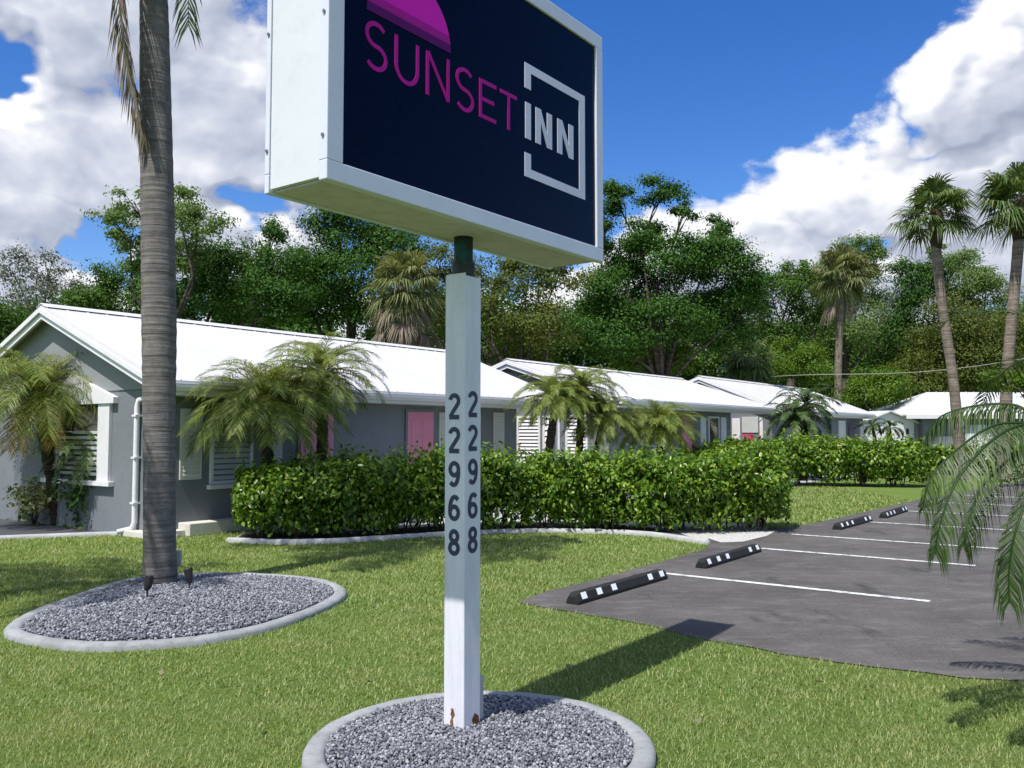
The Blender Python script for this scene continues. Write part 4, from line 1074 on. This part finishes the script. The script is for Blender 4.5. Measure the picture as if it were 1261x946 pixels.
bs = at(497, 520, Ys); sabal('shaggy fan palm with hanging dead leaves behind the first roof', (bs[0], Ys, 0), [(bs[0], Ys, 0), at(497, 450, Ys), at(496, 390, Ys), at(497, 350, Ys)], [.2, .2, .2, .2], 74, .8, .8, 40, mat='pale_fan', el=(1.5, 2.9), boot=False)
Ys = 43.
bs = at(925, 520, Ys); sabal('squat grey green fan palm above the ridge of the third cottage', (bs[0], Ys, 0), [(bs[0], Ys, 0), at(924, 480, Ys), at(923, 445, Ys)], [.22, .22, .2], 34, 1.1, .8, 14, el=(1.2, 2.2), boot=False)

# ------------------------------------------------------------------ broadleaf trees
def leaf_quads(C_, N_, size, rs, aspect=.62):
    """one folded-less diamond leaf per centre, normals N_"""
    n = len(C_); a = norm(np.cross(N_, rs.normal(size=(n, 3)))); b_ = np.cross(N_, a)
    s_ = (size * rs.uniform(.6, 1.3, n))[:, None]
    v0 = C_ - a * s_ * .5; v2 = C_ + a * s_ * .5; v1 = C_ + b_ * s_ * aspect * .5 + N_ * s_ * .08; v3 = C_ - b_ * s_ * aspect * .5 + N_ * s_ * .08
    return np.stack([v0, v1, v2, v3], 1).reshape(-1, 3), np.arange(n * 4).reshape(-1, 4)
def crown_points(cen, rad, n, rs, nsub, tight=.30):
    """leaf positions gathered in twig clumps through an ellipsoid, outward normals"""
    d = norm(rs.normal(size=(nsub, 3))); r_ = rs.uniform(.25, 1, nsub) ** .5
    sc = d * r_[:, None]; 
    w_ = rs.uniform(.4, 1.6, nsub); k = rs.choice(nsub, n, p=w_ / w_.sum())
    off = rs.normal(size=(n, 3)) * tight * np.array([1, 1, .7])
    p = sc[k] + off
    out = norm(p * .6 + off * 1.2)
    return cen + p * rad, norm(out + np.array([0, 0, .55]) + rs.normal(size=(n, 3)) * .55)
def tree(label, Y, blobs, mat, leaf_, dens=1.0, base_px=None, trunk_r=.25, name='tree', group=None, tight=.30, sub=14, fork=.35, depth=.8, hasfork=True, z0=0.0):
    rs = np.random.default_rng(sum(ord(c_) * (i + 3) for i, c_ in enumerate(label))); leaf = leaf_ * .64
    bx = base_px if base_px is not None else sum(b_[0] for b_ in blobs) / len(blobs)
    bb = at(bx, 520, Y); org = np.array([bb[0], Y, z0]); r_ = empty(name, tuple(org)); tag(r_, label, name.replace('_', ' ') if name != 'tree' else 'tree', group)
    cs = []
    for (px, py, rx_, *rest) in blobs:
        ry_ = rest[0] if rest else rx_
        yy = Y + rs.uniform(-depth, depth) * rx_ / F * Y
        c_ = at(px, py, yy); cs.append((c_, np.array([rx_ / F * Y, .85 * (rx_ + ry_) / 2 / F * Y, ry_ / F * Y])))
    low = min(c_[2] - r3[2] * .6 for c_, r3 in cs); fk = org + np.array([0, 0, max(.6, low * (1 - fork) + .2)])
    mb = MB()
    q = trunk_r
    wob = rs.normal(size=3) * .15; wob[2] = 0
    mb.tube([org * 0 + np.array([0, 0, -.1]), np.array([0, 0, .3]), (fk - org) * .5 + wob, fk - org], [q * 1.4, q * 1.1, q * .95, q * .8], 9)
    for c_, r3 in cs:
        e_ = c_ - org; s0 = fk - org; m1 = s0 + (e_ - s0) * .5 + np.array([rs.normal() * .12, rs.normal() * .12, -.08]) * np.linalg.norm(e_ - s0)
        mb.tube([s0 - np.array([0, 0, .1]), m1, e_], [q * .42, q * .25, q * .09], 6)
        for k in range(5):
            d = norm(rs.normal(size=3)) * r3 * .85; mid = e_ + d * .5 + rs.normal(size=3) * .06 * r3[0]
            st_ = m1 + (e_ - m1) * rs.uniform(.7, 1); mb.tube([st_, (st_ + mid) / 2 + rs.normal(size=3) * .04 * r3[0], mid, e_ + d], [q * .12, q * .08, q * .05, q * .02], 5)
    mb.build('trunk', 'tree_bark', r_, smooth=True)
    Vs, Ns = [], []
    for c_, r3 in cs:
        n = int(dens * 34.0 * (r3[0] * r3[2]) / (leaf * leaf * .62)); n = max(200, min(n, 28000))
        p, nn = crown_points(c_, r3, n, rs, max(6, int(sub * (r3[0] / 1.2))), tight); Vs.append(p); Ns.append(nn)
    Vv, Q = leaf_quads(np.concatenate(Vs), np.concatenate(Ns), leaf, rs)
    np_mesh('crown', Vv, [Q], mat, r_, org)
    return r_
GT = 'trees behind the cottages'
tree('sparse grey twiggy tree with sky showing through at far left', 44, [(15, 335, 26, 30), (62, 332, 30, 26), (45, 362, 40, 18), (95, 350, 18, 18)], 'grey_twig_leaf', .20, .32, 50, .22, group=GT, tight=.26)
tree('low green bush behind the left gable slope', 24, [(8, 405, 26, 30), (-30, 400, 40, 36)], 'oak_leaf', .14, 1.0, 0, .1, name='bush')
tree('airy pale green tree with ragged top behind the tall palm', 29, [(135, 265, 26, 16), (165, 248, 24, 18), (160, 290, 28, 22), (218, 250, 26, 24), (245, 268, 32, 30), (225, 305, 38, 28), (180, 320, 34, 24)], 'airy_leaf', .155, .72, 205, .2, group=GT, tight=.25)
tree('rounded mid green tree left of the tall palm above the roof', 34, [(130, 355, 26, 26), (160, 352, 32, 30), (112, 372, 26, 22), (190, 370, 34, 26), (150, 385, 50, 22)], 'oak_leaf', .17, 1.0, 150, .2, group=GT)
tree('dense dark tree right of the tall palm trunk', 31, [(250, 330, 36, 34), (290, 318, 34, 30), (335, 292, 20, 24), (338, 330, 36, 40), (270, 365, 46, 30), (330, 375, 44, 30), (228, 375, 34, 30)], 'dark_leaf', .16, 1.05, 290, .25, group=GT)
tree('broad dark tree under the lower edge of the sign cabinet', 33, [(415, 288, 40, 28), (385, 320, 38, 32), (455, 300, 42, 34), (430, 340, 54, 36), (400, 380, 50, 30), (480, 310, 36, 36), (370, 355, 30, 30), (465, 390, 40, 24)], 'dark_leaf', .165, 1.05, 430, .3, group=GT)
tree('olive tree with thin crown behind the signpost', 36, [(535, 325, 34, 28), (570, 345, 30, 30), (610, 340, 30, 24), (650, 345, 36, 26), (690, 335, 30, 24), (620, 385, 32, 30), (680, 400, 40, 34), (645, 425, 40, 28), (540, 385, 26, 30)], 'olive_leaf', .18, .72, 640, .25, group=GT, tight=.26)
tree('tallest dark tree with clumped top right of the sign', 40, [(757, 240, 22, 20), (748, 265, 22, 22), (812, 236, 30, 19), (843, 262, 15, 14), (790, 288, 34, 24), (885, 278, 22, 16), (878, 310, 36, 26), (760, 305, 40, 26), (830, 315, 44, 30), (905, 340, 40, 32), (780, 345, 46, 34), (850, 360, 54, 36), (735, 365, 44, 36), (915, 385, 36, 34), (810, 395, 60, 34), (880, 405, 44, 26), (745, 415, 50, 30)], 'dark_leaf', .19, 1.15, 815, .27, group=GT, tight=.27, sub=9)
tree('open grey green tree between the tall dark tree and slim palm', 50, [(968, 338, 18, 18), (985, 350, 24, 26), (950, 365, 28, 26), (1000, 385, 34, 30), (955, 405, 40, 28), (985, 330, 10, 10)], 'oak_leaf', .22, .85, 975, .25, group=GT, tight=.26)
tree('bright topped tree behind the slim straight palm', 56, [(1058, 308, 28, 18), (1040, 330, 28, 22), (1078, 318, 18, 20), (1010, 350, 28, 22), (1055, 355, 34, 26), (1045, 400, 40, 34), (1010, 400, 26, 30)], 'airy_leaf', .24, .9, 1040, .3, group=GT, tight=.27)
tree('dark tree left of the leaning tall palm', 60, [(1112, 335, 22, 18), (1130, 355, 28, 26), (1118, 390, 34, 30), (1150, 340, 22, 20), (1105, 425, 36, 30)], 'dark_leaf', .24, .9, 1120, .3, group=GT, tight=.27)
tree('light green tree between the two tall palms at right', 60, [(1185, 325, 26, 18), (1215, 342, 26, 18), (1175, 350, 28, 20), (1205, 365, 36, 20), (1155, 310, 14, 10), (1250, 380, 36, 24)], 'airy_leaf', .24, .85, 1195, .28, group=GT, tight=.26)
tree('olive bamboo like thicket behind the right building', 57, [(1170, 395, 34, 30), (1205, 405, 40, 34), (1155, 430, 40, 34), (1215, 445, 46, 30), (1250, 420, 34, 36), (1130, 465, 34, 26), (1180, 465, 44, 22)], 'olive_leaf', .24, .9, 1190, .2, group=GT, tight=.28)
tree('bright lime green bush behind the third cottage roof end', 47, [(1075, 470, 30, 22), (1060, 488, 28, 18), (1092, 478, 24, 20)], 'lime_leaf', .18, 1.2, 1075, .1, name='bush')
tree('yellow green bush above the ridge of the second cottage', 41, [(800, 432, 34, 22), (775, 440, 26, 18), (832, 440, 24, 18)], 'lime_leaf', .18, .95, 800, .1, name='bush')
tree('mid green bush above the ridge of the third cottage', 47, [(972, 442, 34, 24), (1002, 450, 26, 24), (945, 450, 24, 18)], 'lime_leaf', .2, 1.0, 975, .1, name='bush')
tree('small leafy tree at the right edge over the office roof', 25, [(1245, 468, 22, 14), (1225, 462, 14, 10), (1268, 460, 22, 20), (1262, 480, 20, 12)], 'lime_leaf', .11, .8, 1290, .08, group=GT)
# the wood behind: larger dark trees further back
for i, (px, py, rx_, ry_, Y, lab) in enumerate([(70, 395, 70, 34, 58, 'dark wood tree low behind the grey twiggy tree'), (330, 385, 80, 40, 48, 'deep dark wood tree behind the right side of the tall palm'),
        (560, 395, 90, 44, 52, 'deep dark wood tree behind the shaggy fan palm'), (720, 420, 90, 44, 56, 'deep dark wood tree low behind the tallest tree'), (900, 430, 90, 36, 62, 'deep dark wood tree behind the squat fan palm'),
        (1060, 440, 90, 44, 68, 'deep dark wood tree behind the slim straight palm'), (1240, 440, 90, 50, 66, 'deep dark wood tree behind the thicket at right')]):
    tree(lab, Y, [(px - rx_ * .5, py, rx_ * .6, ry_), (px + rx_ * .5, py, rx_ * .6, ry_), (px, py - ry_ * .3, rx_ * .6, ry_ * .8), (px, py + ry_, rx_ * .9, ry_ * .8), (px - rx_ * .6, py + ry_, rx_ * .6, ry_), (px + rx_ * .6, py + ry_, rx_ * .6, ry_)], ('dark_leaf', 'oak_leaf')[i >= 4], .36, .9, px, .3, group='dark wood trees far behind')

# ------------------------------------------------------------------ hedges and shrubs
def hedge(label, path, width, h0, leaf, n, mat='hedge_leaf', stems=70, taper=True, wave=.1):
    path = catmull(path, 8, False); rs = np.random.default_rng(len(label)); org = np.array([*path[0], 0.])
    seg = np.linalg.norm(np.diff(path, axis=0), axis=1); cum = np.concatenate([[0], np.cumsum(seg)]); Lh = cum[-1]
    r_ = empty('hedge', tuple(org)); tag(r_, label, 'hedge')
    def sample(s_): return np.stack([np.interp(s_, cum, path[:, 0]), np.interp(s_, cum, path[:, 1])], 1)
    tng = norm(np.gradient(path, axis=0)); 
    def nrm(s_): t = norm(np.stack([np.interp(s_, cum, tng[:, 0]), np.interp(s_, cum, tng[:, 1])], 1)); return np.stack([-t[:, 1], t[:, 0]], 1), t
    # twig clumps set in the hedge surface, some proud and some sunk, then leaves round each twig
    nc = int(Lh * width * 75)
    sc_ = rs.uniform(0, Lh, nc); pc = rs.uniform(-.62, math.pi + .62, nc); dc = 1 + np.clip(rs.normal(size=nc) * .15, -.36, .2); rc = rs.uniform(.06, .13, nc)
    k = rs.choice(nc, n, p=rc / rc.sum()); g3 = rs.normal(size=(n, 3)) * rc[k][:, None]
    fill = rs.uniform(size=n) < .22
    s_ = np.clip(np.where(fill, rs.uniform(0, Lh, n), sc_[k] + g3[:, 0]), 0, Lh); phi = np.where(fill, rs.uniform(-.62, math.pi + .62, n), pc[k] + g3[:, 1] / .65)
    bumpy = 1 + wave * (np.sin(s_ * 2.3 + 2 * np.sin(phi * 2)) * .5 + np.sin(s_ * 5.3 + phi * 5) * .4)
    cx_ = np.sign(np.cos(phi)) * np.abs(np.cos(phi)) ** .72; sz = np.sign(np.sin(phi)) * np.abs(np.sin(phi)) ** .72
    sz = np.where(sz < 0, sz * 1.15, sz)
    depth_ = np.where(fill, rs.uniform(.35, .9, n), dc[k] + g3[:, 2] / .65)
    shoot = (rs.uniform(size=n) < .015) * rs.uniform(.05, .2, n)
    endk = np.clip(np.minimum(s_, Lh - s_) / (width * .62), .03, 1) ** .5
    off = cx_ * width / 2 * bumpy * depth_ * endk; z_ = h0 * .52 + sz * h0 * .47 * bumpy * depth_ * (.72 + .28 * endk) + shoot
    off = off * (.66 + .34 * np.clip(z_ / (.62 * h0), 0, 1)); thin = (rs.uniform(size=n) < .22) & (z_ < .30 * h0); z_ = np.where(thin, z_ + .45 * h0, z_)
    nv, tv = nrm(s_); p2 = sample(s_) - nv * off[:, None]
    z_ = np.maximum(z_ * (.86 + .14 * np.clip(s_ / 2.2, 0, 1)), .07 + .16 * rs.uniform(size=n))
    Pp = np.column_stack([p2, z_])
    Nn = np.column_stack([-nv * np.cos(phi)[:, None], np.sin(phi)]); lo_ = tv * (g3[:, :1] / rc[k][:, None]); Nn = norm(Nn * .6 + np.column_stack([lo_, g3[:, 1] / rc[k]]) * .35 + np.array([0, 0, .4]) + rs.normal(size=(n, 3)) * .5)
    # paddle leaf: 6 vertices, slightly folded
    up = norm(np.array([0, 0, 1.]) + Nn * .5 + rs.normal(size=(n, 3)) * .6); a = norm(up - Nn * np.sum(up * Nn, 1)[:, None]); b_ = np.cross(Nn, a)
    sl_ = (leaf * rs.uniform(.65, 1.25, n))[:, None]
    pts = [a * -.5, a * -.1 + b_ * .22 + Nn * .05, a * .28 + b_ * .25 + Nn * .05, a * .5, a * .28 - b_ * .25 + Nn * .05, a * -.1 - b_ * .22 + Nn * .05]
    Vv = np.stack([Pp + q * sl_ for q in pts], 1).reshape(-1, 3); i0 = np.arange(n)[:, None] * 6
    Q = np.concatenate([i0 + np.array([[0, 1, 2, 3]]), i0 + np.array([[0, 3, 4, 5]])])
    np_mesh('foliage', Vv, [Q], mat, r_, org, smooth=False)
    mb = MB()
    for k in range(stems):
        s1 = rs.uniform(.15, Lh - .15); nv1, _ = nrm(np.array([s1])); b0 = sample(np.array([s1]))[0] - nv1[0] * rs.uniform(-.32, .32) * width
        for j in range(2):
            t_ = b0 + rs.normal(size=2) * .22
            mb.tube([(b0[0] - org[0], b0[1] - org[1], -.02), ((b0[0] + t_[0]) / 2 - org[0], (b0[1] + t_[1]) / 2 - org[1], h0 * .4), (t_[0] - org[0], t_[1] - org[1], h0 * .85)], [.014, .011, .006], 5)
    mb.build('stem', 'tree_bark', r_)['kind'] = 'stuff'
    return r_
# centre line = front foot + half a width inwards
inward = lambda P, d: [np.array([p[0] - .05, p[1] + d]) for p in P]
hp = [G(278, 668), G(350, 668), G(440, 664), G(560, 659), G(680, 657), G(790, 658), G(880, 659), G(985, 655)]
hedge('long clipped glossy green hedge behind the signpost', inward(hp, .62), 1.3, 1.13, .088, 62000, stems=90, wave=.2)
hp2 = [np.array(W(24.6, -11.3)[:2]), np.array(W(25.3, -9.8)[:2]), np.array(W(26.4, -8.2)[:2]), np.array(W(27.2, -6.6)[:2]), np.array(W(27.9, -5.2)[:2])]
hedge('far clipped hedge beyond the grass patch and wheel stops', inward(hp2, .7), 1.5, 1.28, .125, 23000, stems=30, wave=.2)
hp3 = [np.array(at(1100, 560, 37.0)[:2]), np.array(at(1150, 560, 36.5)[:2]), np.array(at(1215, 560, 36)[:2]), np.array(at(1300, 560, 35.5)[:2])]
hedge('low dark hedge in front of the right building', hp3, 1.2, 1.0, .2, 4200, stems=20)
def shrub(label, base, r3, n, leaf, mat):
    rs = np.random.default_rng(len(label) + 5); r_ = empty('shrub', tuple(base)); tag(r_, label, 'shrub'); org = np.asarray(base, float)
    mb = MB()
    for k in range(9):
        a = k * 2.4; e_ = np.array([math.cos(a) * r3[0] * .6, math.sin(a) * r3[1] * .6, r3[2] * 1.5]); mb.tube([(0, 0, -.02), e_ * .5 + np.array([0, 0, .03]), e_], [.012, .009, .004], 5)
    mb.build('stem', 'tree_bark', r_)
    p, nn = crown_points(org + np.array([0, 0, r3[2] * 1.05]), np.array(r3), n, rs, 16, .28); p[:, 2] = np.maximum(p[:, 2], .04)
    Vv, Q = leaf_quads(p, nn, leaf, rs, .5); np_mesh('foliage', Vv, [Q], mat, r_, org)
b_ = gp(38, 648); shrub('small pale variegated shrub at the gable wall foot', b_ + np.array([0, .1, 0]), (.36, .36, .36), 700, .11, 'variegated_leaf')
b_ = gp(118, 652); shrub('dark low shrub between the downspout and leaning palm', b_ + np.array([.1, .3, 0]), (.62, .45, .62), 2600, .10, 'oak_leaf')

# ------------------------------------------------------------------ small things in the oval bed, wire
def spot(label, px, py, rot):
    p = G(px, py, .09); r_ = empty('garden_spotlight', (p[0], p[1], .085), rot); r_.scale = (.72, .72, .9); tag(r_, label, 'spotlight', 'garden spotlights in the oval bed')
    mb = MB(); mb.tube([(0, 0, -.05), (0, 0, .10)], [.008, .012], 8); mb.build('stake', 'black_metal', r_)
    mb = MB(); mb.tube([(-.02, 0, .10), (.01, 0, .15), (.03, 0, .24), (.032, 0, .245)], [.025, .05, .058, .05], 14); h_ = mb.build('lamp_head', 'black_metal', r_, smooth=False, bevel=.003)
    mb = MB(); mb.tube([(.033, 0, .246), (.034, 0, .249)], [.044, .044], 14); mb.build('lens', 'window_glass', h_)
spot('black garden spotlight in front of the tall palm trunk', 181, 739, R(50))
spot('black garden spotlight to the right of the tall palm trunk', 233, 729, R(150))
p = at(217, 697, 9.35); bx = empty('outlet_box', (p[0], p[1], 0), R(10)); tag(bx, 'small grey outlet box on a stake behind the tall palm', 'outlet box')
m_ = MB(); m_.box(-.012, .012, -.012, .012, 0, .2); m_.build('stake', 'screw_metal', bx)
m_ = MB(); m_.box(-.05, .05, -.035, .035, .2, .36); m_.build('cover', 'electric_box', bx, bevel=.008)
m_ = MB(); a_, b2 = at(1040, 461, 42.), at(1300, 435, 36.)
m_.tube([a_ + (b2 - a_) * t - np.array([0, 0, .25 * math.sin(math.pi * t)]) for t in np.linspace(-.6, 1.4, 30)], .016, 5)
tag(m_.build('overhead_wire', 'wire'), 'thin pale overhead wire crossing behind the tall palms', 'wire')

S.cycles.max_bounces = 8; S.cycles.transparent_max_bounces = 8
S.cycles.use_denoising = True
